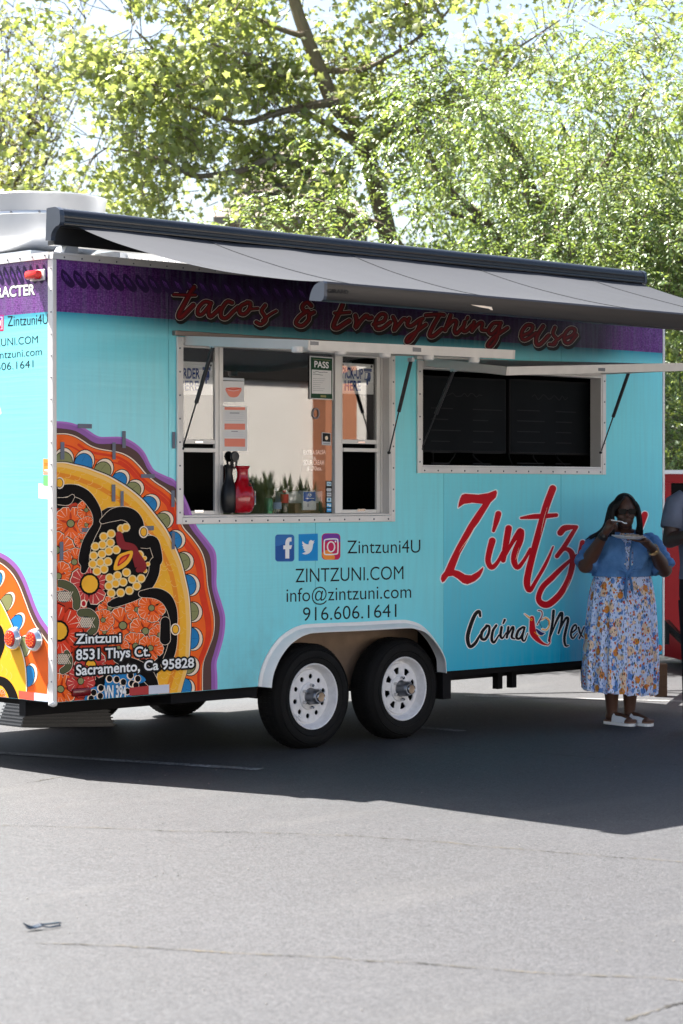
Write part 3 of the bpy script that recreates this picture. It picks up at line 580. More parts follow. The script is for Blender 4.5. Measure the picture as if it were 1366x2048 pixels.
# ---------------- wheels
def plate(outs, ext, cfn):
    c = bpy.data.curves.new('plate', 'CURVE'); c.dimensions = '2D'; c.fill_mode = 'BOTH'; c.extrude = ext
    for pts in outs:
        s = c.splines.new('POLY'); s.points.add(len(pts)-1); s.use_cyclic_u = True
        for q, p in zip(s.points, pts): q.co = (p[0], p[1], 0, 1)
    o = bpy.data.objects.new('plate', c); COL.objects.link(o); me = bpy.data.meshes.new_from_object(o.evaluated_get(bpy.context.evaluated_depsgraph_get()))
    vs = [cfn(v.co) for v in me.vertices]; fs = [tuple(p.vertices) for p in me.polygons]; bpy.data.objects.remove(o); bpy.data.curves.remove(c); bpy.data.meshes.remove(me); return vs, fs
def circ(x, y, r, n=20): return [(x+r*math.cos(2*PI*i/n), y+r*math.sin(2*PI*i/n)) for i in range(n)]
def rtri(a, r0, r1, w0, w1):
    pts = [(r0, -w0), (r0, w0), ((r0+r1)/2, (w0+w1)/2*1.02), (r1-.006, w1), (r1, w1*.6), (r1+.003, 0), (r1, -w1*.6), (r1-.006, -w1), ((r0+r1)/2, -(w0+w1)/2*1.02)]
    return [(p[0]*math.cos(a)-p[1]*math.sin(a), p[0]*math.sin(a)+p[1]*math.cos(a)) for p in pts]
TY = [(.205, .050), (.214, .034), (.235, .026), (.265, .022), (.295, .026), (.316, .038), (.329, .056), (.334, .075)]
def wheel(x, kind):
    wc = thing('wheel', None, None, (x, 0, .333)); 
    wc.parent = TR; wc.location = Vector((x, 0, .333))-wloc(TR); Rz = .333; c = Vector((x, 0, Rz)); ax = (0, 1, 0)
    mb = MB(); pr = TY+[(.336, .09), (.336, .17), (.334, .185), (.329, .205), (.316, .222), (.265, .236), (.205, .21)]; mb.lathe(pr, c, ax, 64)
    for rr_ in (.300, .312, .252): mb.lathe([(rr_-.004, .0235+(.012 if rr_ > .31 else .003 if rr_ > .29 else 0)), (rr_, .0185+(.012 if rr_ > .31 else .003 if rr_ > .29 else 0)), (rr_+.004, .0245+(.012 if rr_ > .31 else .004 if rr_ > .29 else 0))], c, ax, 64)
    for k in range(64):
        a = 2*PI*k/64
        for yy in (.085, .13, .17):
            d = Vector((math.cos(a), 0, math.sin(a))); t = Vector((-math.sin(a), 0, math.cos(a))); p = c+d*.3355+Vector((0, yy, 0))
            mb.hexa([p-t*.011+Vector((0, -.016, 0)), p+t*.011+Vector((0, -.012, 0)), p+t*.011+Vector((0, .016, 0)), p-t*.011+Vector((0, .012, 0))], [p-t*.010+Vector((0, -.015, 0))+d*.003, p+t*.010+Vector((0, -.011, 0))+d*.003, p+t*.010+Vector((0, .015, 0))+d*.003, p-t*.010+Vector((0, .011, 0))+d*.003])
    mb.build('tyre', RUB, wc, smooth=True)
    mb = MB(); mb.lathe([(.200, .06), (.209, .043), (.213, .035), (.211, .030), (.205, .031), (.199, .042), (.194, .058), (.190, .075), (.180, .092), (.174, .094), (.169, .088), (.166, .083)], c, ax, 64)
    outs = [circ(0, 0, .1675, 64)]
    if kind == 0: outs += [circ(.127*math.cos(a), .127*math.sin(a), .0165, 16) for a in [2*PI*(i+.35)/10 for i in range(10)]]
    else: outs += [rtri(2*PI*(i+.3)/8, .098, .140, .012, .027) for i in range(8)]
    vs, fs = plate(outs, .004, lambda q: (x+q.x, .080+q.z-.02*max(0, (.11-math.hypot(q.x, q.y))/.11), Rz+q.y)); mb.add(vs, fs)
    mb.lathe([(.0885, .0785), (.086, .066), (.080, .062), (.03, .061), (0, .061)], c, ax, 40)
    for q in range(20): pass
    a = 4.05; mb.tube([c+Vector((.15*math.cos(a), .078, .15*math.sin(a))), c+Vector((.165*math.cos(a), .05, .165*math.sin(a)))], .006, 8)
    mb.build('rim', STEELW, wc, smooth=True, orient=False)
    mb = MB(); mb.lathe([(0.19, .20), (.192, .12), (.17, .16), (0, .165)], c, ax, 32); mb.build('brake_drum', BLKM, wc)
    mb = MB(); mb.lathe([(.056, .062), (.052, .058), (.050, .03), (.048, .0), (.043, -.012), (.036, -.018)], c, ax, 32, HUBM); mb.lathe([(.036, -.018), (.034, -.036), (.031, -.040), (.028, -.036)], c, ax, 32, CHROME); mb.lathe([(.028, -.036), (0, -.035)], c, ax, 24, mat('hub_cap_bronze', (.35, .27, .20), .35, .7)); mb.build('hub_cap', None, wc, smooth=True)
    me = None
    for i in range(6):
        a = 2*PI*(i+.5)/6; p = Vector((.071*math.cos(a), 0, .071*math.sin(a)))
        if me is None:
            mb = MB(); mb.lathe([(.0115, .062), (.0115, .040), (.008, .033), (0, .031)], (x, 0, Rz), ax, 6); o = mb.build('lug_nut', CHROME, wc); me = o; o.location += p
        else: o = me.copy(); COL.objects.link(o); o.location = me.location-me_p+p
        me_p = p if i == 0 else me_p
    return wc
for w_, k_ in ((2.077, 0), (2.909, 1)):
    wh = wheel(w_, k_)
    wf = thing('wheel', None, None, (0, 0, 0)); wf.parent = TR; wf.location = Vector(wh.location)+Vector((0, W_-.26, 0))
    for ch in list(wh.children):
        if ch.name.startswith(('tyre', 'rim')): c = ch.copy(); COL.objects.link(c); c.parent = wf
# ---------------- tongue
mb = MB()
for y0 in (.3, 2.2): mb.hexa([(L_+.002, y0, .43), (L_+.002, y0+.06, .43), (7.2, 1.28, .43), (7.2, 1.22, .43)], [(L_+.002, y0, .52), (L_+.002, y0+.06, .52), (7.2, 1.28, .52), (7.2, 1.22, .52)])
mb.box(L_+.002, L_+.05, .05, 2.4, .43, .72); mb.tube([(6.9, 1.25, .1), (6.9, 1.25, .9)], .035, 10)
mb.build('tongue', TRIMW, TR)
# ---------------- roof fittings
fc = Vector((.585, .92, 0)); fan = thing('exhaust_fan', None, None, fc); fan.parent = TR; fan.location = fc-wloc(TR)
mb = MB(); mb.lathe([(.24, 3.10), (.30, 3.115), (.345, 3.15), (.368, 3.20), (.385, 3.30), (.402, 3.44), (.408, 3.452), (.402, 3.458), (.394, 3.445), (.36, 3.22), (.28, 3.16), (0, 3.15)], fc, (0, 0, 1), 64); mb.build('fan_bowl', BOWL, fan, smooth=True)
mb = MB(); mb.lathe([(.391, 3.325), (.394, 3.328), (.394, 3.340), (.392, 3.343)], fc, (0, 0, 1), 64); mb.build('fan_band', GALV, fan, smooth=True)
for k in range(14):
    a = 2*PI*k/14; mb = MB(); mb.ball(fc+Vector((.397*math.cos(a), .397*math.sin(a), 3.334)), .008, None, 8, 5); mb.build('bolt', HUBM, fan)
mb = MB(); mb.box(.28, .88, .62, 1.22, 3.012, 3.10); mb.build('fan_curb', GALV, fan)
mb = MB(); mb.lathe([(.0, 3.40), (.2, 3.36), (.24, 3.2), (.25, 3.155)], fc, (0, 0, 1), 32); mb.build('fan_motor_cover', mat('fan_cover', (.3, .3, .3), .5, .6), fan, smooth=True)
p = pix(2, 3.06, 872, 496); mb = MB(); mb.lathe([(.17, 0), (.19, .05), (.17, .10), (.10, .125), (0, .13)], (4.1, .75, 3.10), (0, 0, 1), 28); mb.box(3.95, 4.25, .6, .9, 3.012, 3.10); mb.build('roof_vent', TRIMW, TR, smooth=True)
lp = wallpt(310, 512, .35); mb = MB()
for k in range(12): mb.box(1.05+k*.055, 1.05+k*.055+.035, .62, .66, 3.04, 3.13)
mb.box(1.0, 1.75, .66, 1.2, 3.012, 3.15); mb.build('roof_louver', TRIMW, TR)
# ---------------- awning
AW = thing('awning', None, None, (2.7, -1, 3.1)); AW.parent = TR; AW.location = Vector((2.7, -1, 3.1))-wloc(TR)
capP = [(pix(0, -.02, *p)[1], pix(0, -.02, *p)[2]) for p in [(93, 417), (97, 415.5), (110, 413.6), (114, 415), (118.6, 419), (120, 430), (120, 444), (118, 450), (112, 452.5), (108, 457), (104, 463), (101.7, 472), (101.7, 481), (91, 481.5)]]
mb = MB(); mb.prism(capP, lambda u, v, t: (t, u, v), -.02, .012); mb.build('cassette_end', CAPG, AW)
mb = MB(); mb.prism(capP, lambda u, v, t: (t, u, v), 5.352, 5.38); mb.build('cassette_end', CAPG, AW)
hood = [(.075, 3.272), (.02, 3.276), (-.015, 3.272), (-.040, 3.263), (-.054, 3.246), (-.059, 3.225), (-.056, 3.213), (-.059, 3.210), (-.059, 3.196), (-.056, 3.193), (-.058, 3.188), (-.056, 3.176), (-.048, 3.170), (-.042, 3.176), (-.046, 3.24), (-.02, 3.262), (.075, 3.262)]
mb = MB(); mb.prism(hood, lambda u, v, t: (t, u, v), .012, 5.352); mb.build('cassette', NAVY, AW, smooth=True, orient=True)
mb = MB(); mb.box(.012, 5.352, .035, .095, 3.066, 3.261); mb.tube([(.03, 0, 3.205), (5.33, 0, 3.205)], .042, 14); mb.build('cassette_roller', BLK, AW)
for x in (.10, 1.5, 2.8, 4.1, 5.15):
    mb = MB(); mb.prism([(x-.02, 3.021), (x+.09, 3.021), (x+.09, 3.066), (x+.01, 3.066)], lambda u, v, t: (u, t, v), .04, .14); mb.build('roof_bracket', GALV, AW)
rp = [(pix(0, .15, *p)[1], pix(0, .15, *p)[2]) for p in [(618.6, 601), (619.3, 594), (621.5, 585), (624.4, 577.6), (628, 571.5), (633, 567), (639, 563.5), (646.4, 562), (648.6, 566), (648, 592), (646, 599), (642, 602.5)]]
ry0 = min(p[0] for p in rp); rz1 = max(p[1] for p in rp)
rtop = max(rp, key=lambda p: p[1])
mb = MB(); mb.prism(rp, lambda u, v, t: (t, u, v), .15, .172); mb.build('rail_end', CAPG, AW)
mb = MB(); mb.prism(rp, lambda u, v, t: (t, u, v), 5.33, 5.36); mb.build('rail_end', CAPG, AW)
def railmat():
    q = N('awning_rail'); c = q.co(); n1 = q.noise(q.mapp(c, (1.2, 60, 60)), 3, 5); q.principled(q.mix(n1, (.026, .021, .018), (.012, .010, .010)), .3, .2, .4, q.bump(n1, .1, .004)); return q.m
mb = MB(); mb.prism([(y*1.0, z) for y, z in rp], lambda u, v, t: (t, u, v), .172, 5.33); mb.build('front_rail', railmat(), AW, smooth=True)
def fabmat():
    q = N('awning_fabric'); p = q.pos(); n1 = q.noise(p, 160, 2); n2 = q.noise(p, 1.6, 4)
    q.principled(q.mix(n2, (.016, .0183, .024), (.021, .0236, .030)), .8, 0, .35, q.bump(n1, .25, .003)); return q.m
fa, fb = Vector((0, -.045, 3.172)), Vector((0, rtop[0]+.015, rtop[1]-.004)); nu, nv = 60, 24; mb = MB(); vs = []
def fabp(s, t):
    x = .115+.055*t+(5.34-.115-.055*t)*s; p = fa.lerp(fb, t); sag = .075*(1-.0*s)*math.sin(PI*t)**.8; wr = .008*math.sin(s*9+t*2.2)*math.sin(PI*t)+.010*noise.noise(Vector((x*1.3, t*1.6, 0)))+.004*noise.noise(Vector((x*5-t*3, t*4, 2)))
    return Vector((x, p.y, p.z-sag+wr))
for j in range(nv+1):
    for i in range(nu+1): vs.append(fabp(i/nu, j/nv))
mb.add(vs, [(j*(nu+1)+i, j*(nu+1)+i+1, (j+1)*(nu+1)+i+1, (j+1)*(nu+1)+i) for j in range(nv) for i in range(nu)])
mb.build('fabric', fabmat(), AW, smooth='full')
seam = mat('awning_seam', (.016, .0183, .024), .8)
for s in (.19, .42, .65, .88):
    mb = MB(); mb.tube([fabp(s, t/16)+Vector((0, 0, .0025)) for t in range(17)], .0026, 4, None, False); mb.build('fabric_seam', seam, AW)
for x0, x1 in ((.5, 1.5), (4.9, 3.9)):
    mb = MB(); mb.tube([(x0, -.02, 3.12), (x1, -.95, 2.86)], .022, 8); mb.tube([(x1, -.95, 2.86), (x0, ry0+.1, rz1-.06)], .02, 8); mb.build('folding_arm', NAVY, AW)
yr = min(p[0] for p in rp)
def railpl(px, py, o): p = pix(1, yr+.004, px, py); return Vector((p.x, yr-.001-o, p.z))
pr = Print(railpl); pr.text('GIRARD', (653.5, 585.5), (695.5, 587.5), 7.5, 7.5, INK, .012); pr.build('lettering', AW); pr = Print(railpl); pr.poly([(940, 609.5), (965, 611.5), (982, 614), (984, 620.5), (980, 620), (976, 617.5), (958, 614.5)], CREAM); pr.build('scratch_mark', AW)
# ---------------- window openings
def frame(x0, x1, z0, z1, t, y0, y1, m, name, parent, bev=.003):
    mb = MB()
    mb.box(x0, x0+t, y0, y1, z0, z1, None, bev); mb.box(x1-t, x1, y0, y1, z0, z1, None, bev); mb.box(x0+t+.0006, x1-t-.0006, y0+.001, y1, z0, z0+t, None, bev); mb.box(x0+t+.0006, x1-t-.0006, y0+.001, y1, z1-t, z1, None, bev)
    return mb.build(name, m, parent)
def rivets(x0, x1, z0, z1, t, y, n1, n2, parent):
    mb = MB()
    for i in range(n1): x = x0+(x1-x0)*(i+.5)/n1; mb.ball((x, y, z0+t*.45), .006, None, 6, 4)
    for i in range(n2): z = z0+(z1-z0)*(i+.5)/n2; mb.ball((x0+t*.5, y, z), .006, None, 6, 4); mb.ball((x1-t*.5, y, z), .006, None, 6, 4)
    return tag(mb.build('rivets', HUBM, parent), None, kind='stuff')
def empty_part(name, loc): e = bpy.data.objects.new(name, None); COL.objects.link(e); e.parent = TR; e.location = Vector(loc)-wloc(TR); return e
GLS = glass('window_glass', (.96, .965, .96))
SW = empty_part('service_window', (1.83, 0, 2.0)); x0, x1, z0, z1 = .896, 2.774, 1.447, 2.578
frame(x0, x1, z0, z1, .040, -.016, -.0012, ALU, 'outer_frame', SW); rivets(x0, x1, z0, z1, .04, -.0165, 14, 8, SW)
frame(.9365, 2.7335, 1.4885, 2.5435, .012, -.012, .075, ALU, 'jamb', SW)
YW = .06
def fx(px): return WX(px, YW)
def fz(px, py): return WZ(px, py, YW)
def bar(mb, a, b, c, d, y0=YW-.012, y1=YW+.02): mb.box(min(a, b), max(a, b), y0, y1, min(c, d), max(c, d), None, .002)
zs = fz(600, 1027); ztp = fz(600, 697)
mb = MB(); bar(mb, fx(436.5), fx(444), zs, ztp); bar(mb, fx(668), fx(680), zs, ztp); bar(mb, .949, 2.72, ztp, 2.531); bar(mb, .949, 2.72, 1.501, zs, YW-.03); bar(mb, fx(759), 2.722, zs, ztp); mb.build('mullion', ALU, SW)
for (a, b) in ((fx(354), fx(436)), (fx(681), fx(758.5))):
    zr0, zr1 = fz((400 if a < 1.5 else 720), 888), fz((400 if a < 1.5 else 720), 896); t = .026
    a = max(a, .9495)
    mb = MB(); q = .03; bar(mb, a, a+.012, zs, ztp, YW-.008, YW+.012); bar(mb, b-.03, b, zs+.0, ztp, YW-.008, YW+.012); bar(mb, a+.013, b-.031, ztp-.035, ztp, YW-.006, YW+.012); bar(mb, a+.013, b-.031, zr0, zr0+.028, YW-.006, YW+.012); bar(mb, a+.013, b-.031, zr1-.026, zr1-.001, YW-.016, YW+.01); bar(mb, a+.013, b-.031, zs, zs+.022, YW-.006, YW+.012); mb.build('sash', ALU, SW)
    mb = MB(); mb.box(a+.012, b-.03, YW+.001, YW+.004, zr0+.02, ztp-.03); mb.build('pane', GLS, SW)
    mx_ = (a+b)/2; mb = MB(); mb.box(mx_-.035, mx_+.035, YW-.014, YW-.007, zs+.012, zs+.026); mb.build('latch', CHROME, SW); mb = MB(); mb.box(mx_-.03, mx_+.03, YW-.015, YW-.006, zr0+.006, zr0+.016); mb.build('latch', CHROME, SW)
mb = MB(); mb.box(fx(443), fx(669), YW+.004, YW+.007, zs, ztp); mb.build('pane', GLS, SW)
MW = empty_part('menu_window', (3.97, 0, 2.1)); x0, x1, z0, z1 = 2.987, 4.963, 1.768, 2.520
frame(x0, x1, z0, z1, .040, -.016, -.0012, ALU, 'outer_frame', MW); rivets(x0, x1, z0, z1, .04, -.0165, 15, 5, MW)
frame(3.0275, 4.9225, 1.8085, 2.4795, .014, -.012, .09, ALU, 'jamb', MW)
# hinge caps
mb = MB(); mb.box(.866, 2.80, -.035, -.001, 2.582, 2.612, None, .004); mb.build('hinge_strip', mat('hinge_bronze', (.30, .24, .21), .45, .7), TR)
mb = MB(); mb.box(2.96, 4.985, -.035, -.001, 2.523, 2.553, None, .004); mb.build('hinge_strip', ALU, TR)
# hatches propped open
def hatch(A, B, C, D, name):
    e = empty_part(name, A); A, B, C, D = map(Vector, (A, B, C, D)); n = (B-A).cross(D-A).normalized(); n = n if n.z > 0 else -n; h = .028
    def Q(u, v, w_): p = A+(B-A)*u+((D-A)*(1-u)+(C-B)*u)*v; return p+n*w_
    def slab(u0, u1, v0, v1, w0, w1, m, nm):
        mb = MB(); mb.hexa([Q(u0, v0, w0), Q(u1, v0, w0), Q(u1, v1, w0), Q(u0, v1, w0)], [Q(u0, v0, w1), Q(u1, v0, w1), Q(u1, v1, w1), Q(u0, v1, w1)], m); return mb.build(nm, m, e)
    slab(.012, .988, 0, .985, h*.2, h*.7, TRIMW, 'panel'); slab(0, .012, 0, 1, -h, h, ALU, 'edge_rail'); slab(.988, 1, 0, 1, -h, h, ALU, 'edge_rail'); slab(.0121, .9879, .975, 1, -h, h, TRIMW, 'edge_rail')
    return e, Q
h1, Q1 = hatch((.955, -.02, 2.556), (2.745, -.02, 2.566), (2.745, -1.087, 2.500), (.965, -1.087, 2.480), 'hatch')
h2, Q2 = hatch((3.045, -.02, 2.512), (4.925, -.02, 2.520), (4.93, -.746, 2.520), (3.05, -.746, 2.421), 'hatch')
for px, py in [(595, 698), (681, 703), (770, 708), (857, 713), (948, 719)]:
    p = pix(1, -1.05, px, py); mb = MB(); mb.lathe([(.034, .012), (.034, -.016), (.026, -.022), (0, -.023)], p, (0, 0, 1), 16); mb.build('puck_light', TRIMW, h1, smooth=True)
mb = MB(); p = pix(1, -1.0, 648, 701); mb.box(p.x-.14, p.x+.12, -1.03, -.96, p.z-.012, p.z+.012); mb.build('hatch_handle', ALU, h1)
pr = Print(lambda px, py, o: Vector((pix(1, -1.0875, px, py).x, -1.0885-o, pix(1, -1.0875, px, py).z))); pr.poly([(620, 682), (637, 683.5), (637, 690.5), (620, 690)], HUBM); pr.build('latch_plate', h1); pr = Print(lambda px, py, o: Vector((pix(1, -1.0875, px, py).x, -1.0885-o, pix(1, -1.0875, px, py).z))); pr.poly([(825, 694.5), (842, 696), (842, 704), (825, 703)], HUBM); pr.build('latch_plate', h1)
pr = Print(lambda px, py, o: Vector((pix(1, -.7465, px, py).x, -.7475-o, pix(1, -.7465, px, py).z))); pr.poly([(1196, 736), (1210, 736), (1210, 743), (1196, 742)], HUBM); pr.build('latch_plate', h2)
for top, mid, bot, x, xb in [((426, 694), (390, 808), (362.5, 897), .99, .945), ((822, 722), (788, 822), (758, 905), 2.70, 2.725), ((907, 742), (868, 832), (841, 898), 3.09, 3.035), ((1257, 746), (1219, 830), (1192, 905), 4.90, 4.915)]:
    a = pix(0, x, *top); b = pix(1, -.004, *bot); b.x = xb; m_ = a.lerp(b, .55)
    st = empty_part('gas_strut', a); mb = MB(); mb.tube([a, m_], .0125, 12); mb.tube([a+Vector((0, 0, .02)), a], .009, 8); mb.build('cylinder', BLK, st, smooth=True); mb = MB(); mb.tube([m_, b], .0048, 8); mb.ball(b, .012, None, 8, 6); mb.build('rod', BLK, st)
    mb = MB(); mb.box(a.x-.012, a.x+.012, a.y-.02, a.y+.02, a.z-.005, a.z+.022); mb.build('bracket', GALV, st)
pr = Print(lambda px, py, o: pix(0, .97, px, py)); 
# ---------------- lamps, tape, stickers on the trailer
def taillight(px, py):
    c = Vector(rear(px, py, 0)); e = empty_part('tail_light', c); mb = MB(); mb.lathe([(.072, 0), (.070, .012), (.060, .030), (.052, .036), (.047, .034)], c, (-1, 0, 0), 36); mb.build('bezel', CHROME, e, smooth=True)
    mb = MB(); mb.lathe([(.047, .030), (.044, .040), (.03, .043), (0, .044)], c, (-1, 0, 0), 28); LM = mat('red_lens', lin((226, 30, 16)), .12, 0, .6, .25, 70, .3, 90); mb.build('lens', LM, e, smooth=True)
    mb = MB()
    for r_, k in ((.034, 12), (.018, 7), (0, 1)):
        for i in range(k): a = 2*PI*i/k; mb.ball(c+Vector((-.043, r_*math.cos(a), r_*math.sin(a))), .0055, None, 6, 4)
    mb.build('led_dots', mat('led_amber', lin((250, 120, 40)), .2), e)
taillight(29, 1277); taillight(71, 1280)
mk = empty_part('marker_light', rear(75, 551, 0)); c = Vector(rear(76, 551, 0))
mb = MB(); mb.box(c.x-.012, c.x, c.y-.075, c.y+.065, c.z-.032, c.z+.032, None, .006); mb.build('base', TRIMW, mk)
mb = MB(); mb.box(c.x-.062, c.x-.0125, c.y-.062, c.y+.056, c.z-.026, c.z+.026, None, .016); mb.build('lens', bpy.data.materials['red_lens'], mk, smooth=True)
a, b = Vector(side(140.5, 1377, 0)), Vector(side(177.5, 1391, 0)); mb = MB(); mb.box(a.x, b.x, -.03, -.001, min(a.z, b.z), max(a.z, b.z), None, .012); mb.build('side_marker', mat('dark_red_lens', lin((110, 14, 20)), .18, 0, .6), TR, smooth=True)
c = side(1317, 1296, 0); mb = MB(); mb.lathe([(.026, 0), (.024, .016), (.012, .024), (0, .025)], c, (0, -1, 0), 16); mb.build('side_marker', mat('amber_lens', lin((226, 96, 20)), .2), TR, smooth=True)
# ---------------- painted medallion, long side
pr = Print(side, .0008, .00010)
def C1(*p): return [(100+x/4.553, 820+y/4.553)+tuple(r_/4.553 for r_ in r) for x, y, *r in p]
def C2(*p): return [(100+x/3.794, 1110+y/3.794)+tuple(r_/3.794 for r_ in r) for x, y, *r in p]
def C4(*p): return [(x/2.97, 820+y/2.97)+tuple(r_/2.97 for r_ in r) for x, y, *r in p]
OUT = [(100, 1440)]
def band(pts, m): pr.poly([(96, pts[0][1])]+spl(pts, 4)+[(pts[-1][0]-4, 1440), (96, 1440)], m)
B1 = [(106, 844.5), (112, 844.6), (137, 847), (157, 853), (172.5, 860.6), (188, 871), (201, 876), (218.6, 876), (240.5, 876), (253.7, 880), (271, 890), (286.7, 905.6), (297.6, 927.6), (308.6, 943), (330.6, 954), (350.4, 965), (372, 1005), (390.6, 1052), (414, 1082.6), (429, 1106), (431, 1140), (431, 1173.5), (441, 1207), (447.8, 1234), (446, 1268), (437.7, 1301.5), (431, 1325), (432, 1352), (432.7, 1390)]
B2 = [(106, 856), (112, 856), (133, 858), (150.5, 861.7), (168, 871.6), (183.5, 882.5), (198, 887.6), (223, 887.6), (242.8, 888.5), (260, 894.7), (275.7, 905.7), (286.7, 921), (295.5, 938.6), (310.8, 954), (337, 969), (351, 977), (362, 1010), (379, 1052), (404, 1086), (419, 1109.6), (422.6, 1140), (423.6, 1173.5), (431, 1204), (439.4, 1234), (437.7, 1268), (429, 1301.5), (422.6, 1325), (422.6, 1352), (422.6, 1390)]
B3 = [(106, 867), (112, 867), (133, 867), (150.5, 871.6), (166, 880.4), (181, 890.3), (199, 897), (223, 901), (240.6, 904.6), (253.7, 910), (267, 919), (280, 932), (293, 947.4), (311, 963), (333, 978), (350.4, 995.7), (358, 1025), (366, 1052), (386, 1076), (404, 1103), (412.5, 1133), (416, 1170), (422.6, 1200.5), (429, 1234), (427.6, 1268), (416, 1301.5), (407.4, 1325), (405.7, 1352), (405.7, 1390)]
B4 = [(106, 924.3), (112, 924.3), (130.7, 924.3), (150.5, 928.7), (172.5, 934), (194.4, 942), (216.4, 950.7), (236, 961.7), (253.7, 972.6), (271.3, 985.8), (286.7, 1000), (302, 1017.7), (317.4, 1037.4), (330.6, 1055), (341.6, 1074.8), (354.8, 1103.3), (363.6, 1126), (371.5, 1157.4), (378, 1189), (380.7, 1220.7), (382, 1252), (380.7, 1284), (378.9, 1315.6), (374, 1342), (367.5, 1363), (359.6, 1392)]
band(B1, LAV if False else PURP); pr.stroke([p+(5,) for p in B1], LAV); band([(x-2.0, y+1.0) for x, y in B1], PURP); band(B2, BROWN); band(B3, CREAM)
band([(x-1.6, y+1.8) for x, y in B3], BKINK); band([(x-2.3, y+2.6) for x, y in B3], ORANGE)
pr.stroke([(x-9, y+9, 5) for x, y in B3[4:]], ORED); pr.stroke([(x-14, y+15, 9) for x, y in B3[9:27]], ORED); pr.stroke([(x-7, y+22, 3) for x, y in B3[2:10]], ORED)
# scallops: caps then filled half discs
SCL = [((128, 918), 19, 22, -.05, 0), ((169, 922), 19, 22, .25, 1), ((208, 938), 18, 21, .45, 0), ((242, 957), 16, 18, .6, 1), ((270, 977), 17, 18, .75, 0), ((301, 1007), 18, 19, .85, 1), ((329, 1040), 17, 18, .95, 0), ((352, 1079), 19, 18, 1.1, 1), ((368, 1123), 19, 19, 1.25, 0), ((380, 1170), 22, 19, 1.35, 1), ((386, 1224), 20, 18, 1.5, 0), ((386, 1278), 23, 19, 1.6, 1), ((381, 1332), 19, 17, 1.75, 0), ((372, 1380), 22, 17, 1.85, 1)]
for st_ in range(5):
  pr.lock()
  for (c, a_, b_, rot, k) in SCL:
    nx, ny = math.sin(rot), -math.cos(rot); c2 = (c[0]-nx*5.5+ny*1.2, c[1]-ny*5.5-nx*1.2)
    if st_ == 0: pr.ell(c, a_+1.6, b_+1.6, BKINK, rot)
    elif st_ == 1: pr.ell(c, a_, b_, CREAM, rot)
    elif st_ == 2: pr.ell(c2, a_*.99, b_*.97, BKINK, rot)
    elif st_ == 3: pr.ell((c2[0]-nx*.8, c2[1]-ny*.8), a_*.93, b_*.93, (OLIVE, BLUE)[k], rot)
    else: pr.stroke([(c2[0]+nx*b_*.2-ny*-4, c2[1]+ny*b_*.2, .8), (c2[0]+nx*b_*.75, c2[1]+ny*b_*.75, .5)], OLD if k == 0 else DBLUE)
  pr.free()
band([(x+1.5, y-1.5) for x, y in B4], BKINK); band(B4, CREAM); band([(x-2.2, y+2.4) for x, y in B4], YEL)
pr.stroke([(x-6, y+7, 7) for x, y in B4], LYEL); DYEL = flat('deep_amber_ink', (246, 146, 36)); pr.stroke([(x-21, y+23, 9) for x, y in B4[2:17]]+[(x-27, y, 9) for x, y in B4[17:]], DYEL)
rr = random.Random(4); pr.lock()
for ring in range(5):
    for i in range(1, len(B4)-1, 1):
        x, y = B4[i]; x, y = x-8-ring*11+(i % 2)*3, y+9+ring*11; 
        if i > 15: x, y = B4[i][0]-10-ring*12, B4[i][1]+(ring % 2)*9
        t = rr.uniform(-.3, .3)+(.9 if i < 12 else 1.6); pts = [(x+7*math.cos(t+a), y+7*math.sin(t+a), .9) for a in (-1.2, -.4, .4, 1.2)]; pr.stroke(pts, LYEL)
pr.free()
# inner ground, darker, right of the ring
INN = [(100, 975)]+C1((60, 700), (150, 680), (250, 680), (340, 730), (410, 820), (450, 930), (520, 890), (640, 880), (740, 910), (810, 990), (830, 1070), (860, 1110), (930, 1150), (980, 1240), (985, 1366))+C2((815, 60), (800, 160), (760, 265), (860, 270), (920, 330), (950, 420), (955, 520), (950, 640), (940, 740), (900, 830), (810, 900), (800, 990), (820, 1050))+[(310, 1440), (96, 1440)]
pr.poly([(x+1.5, y-1.2) for x, y in INN], CREAM); pr.poly(INN, BKINK)
pr.poly([(96, 1010), (118, 1018), (150, 1005), (178, 1020), (184, 1050), (168, 1080), (162, 1120), (150, 1160), (170, 1195), (180, 1250), (192, 1215), (250, 1190), (300, 1192), (322, 1225), (328, 1260), (322, 1300), (290, 1318), (240, 1322), (190, 1350), (170, 1440), (96, 1440)], mat('field_red_ink', lin((206, 56, 24)), .4, 0, .16, .25, 14))
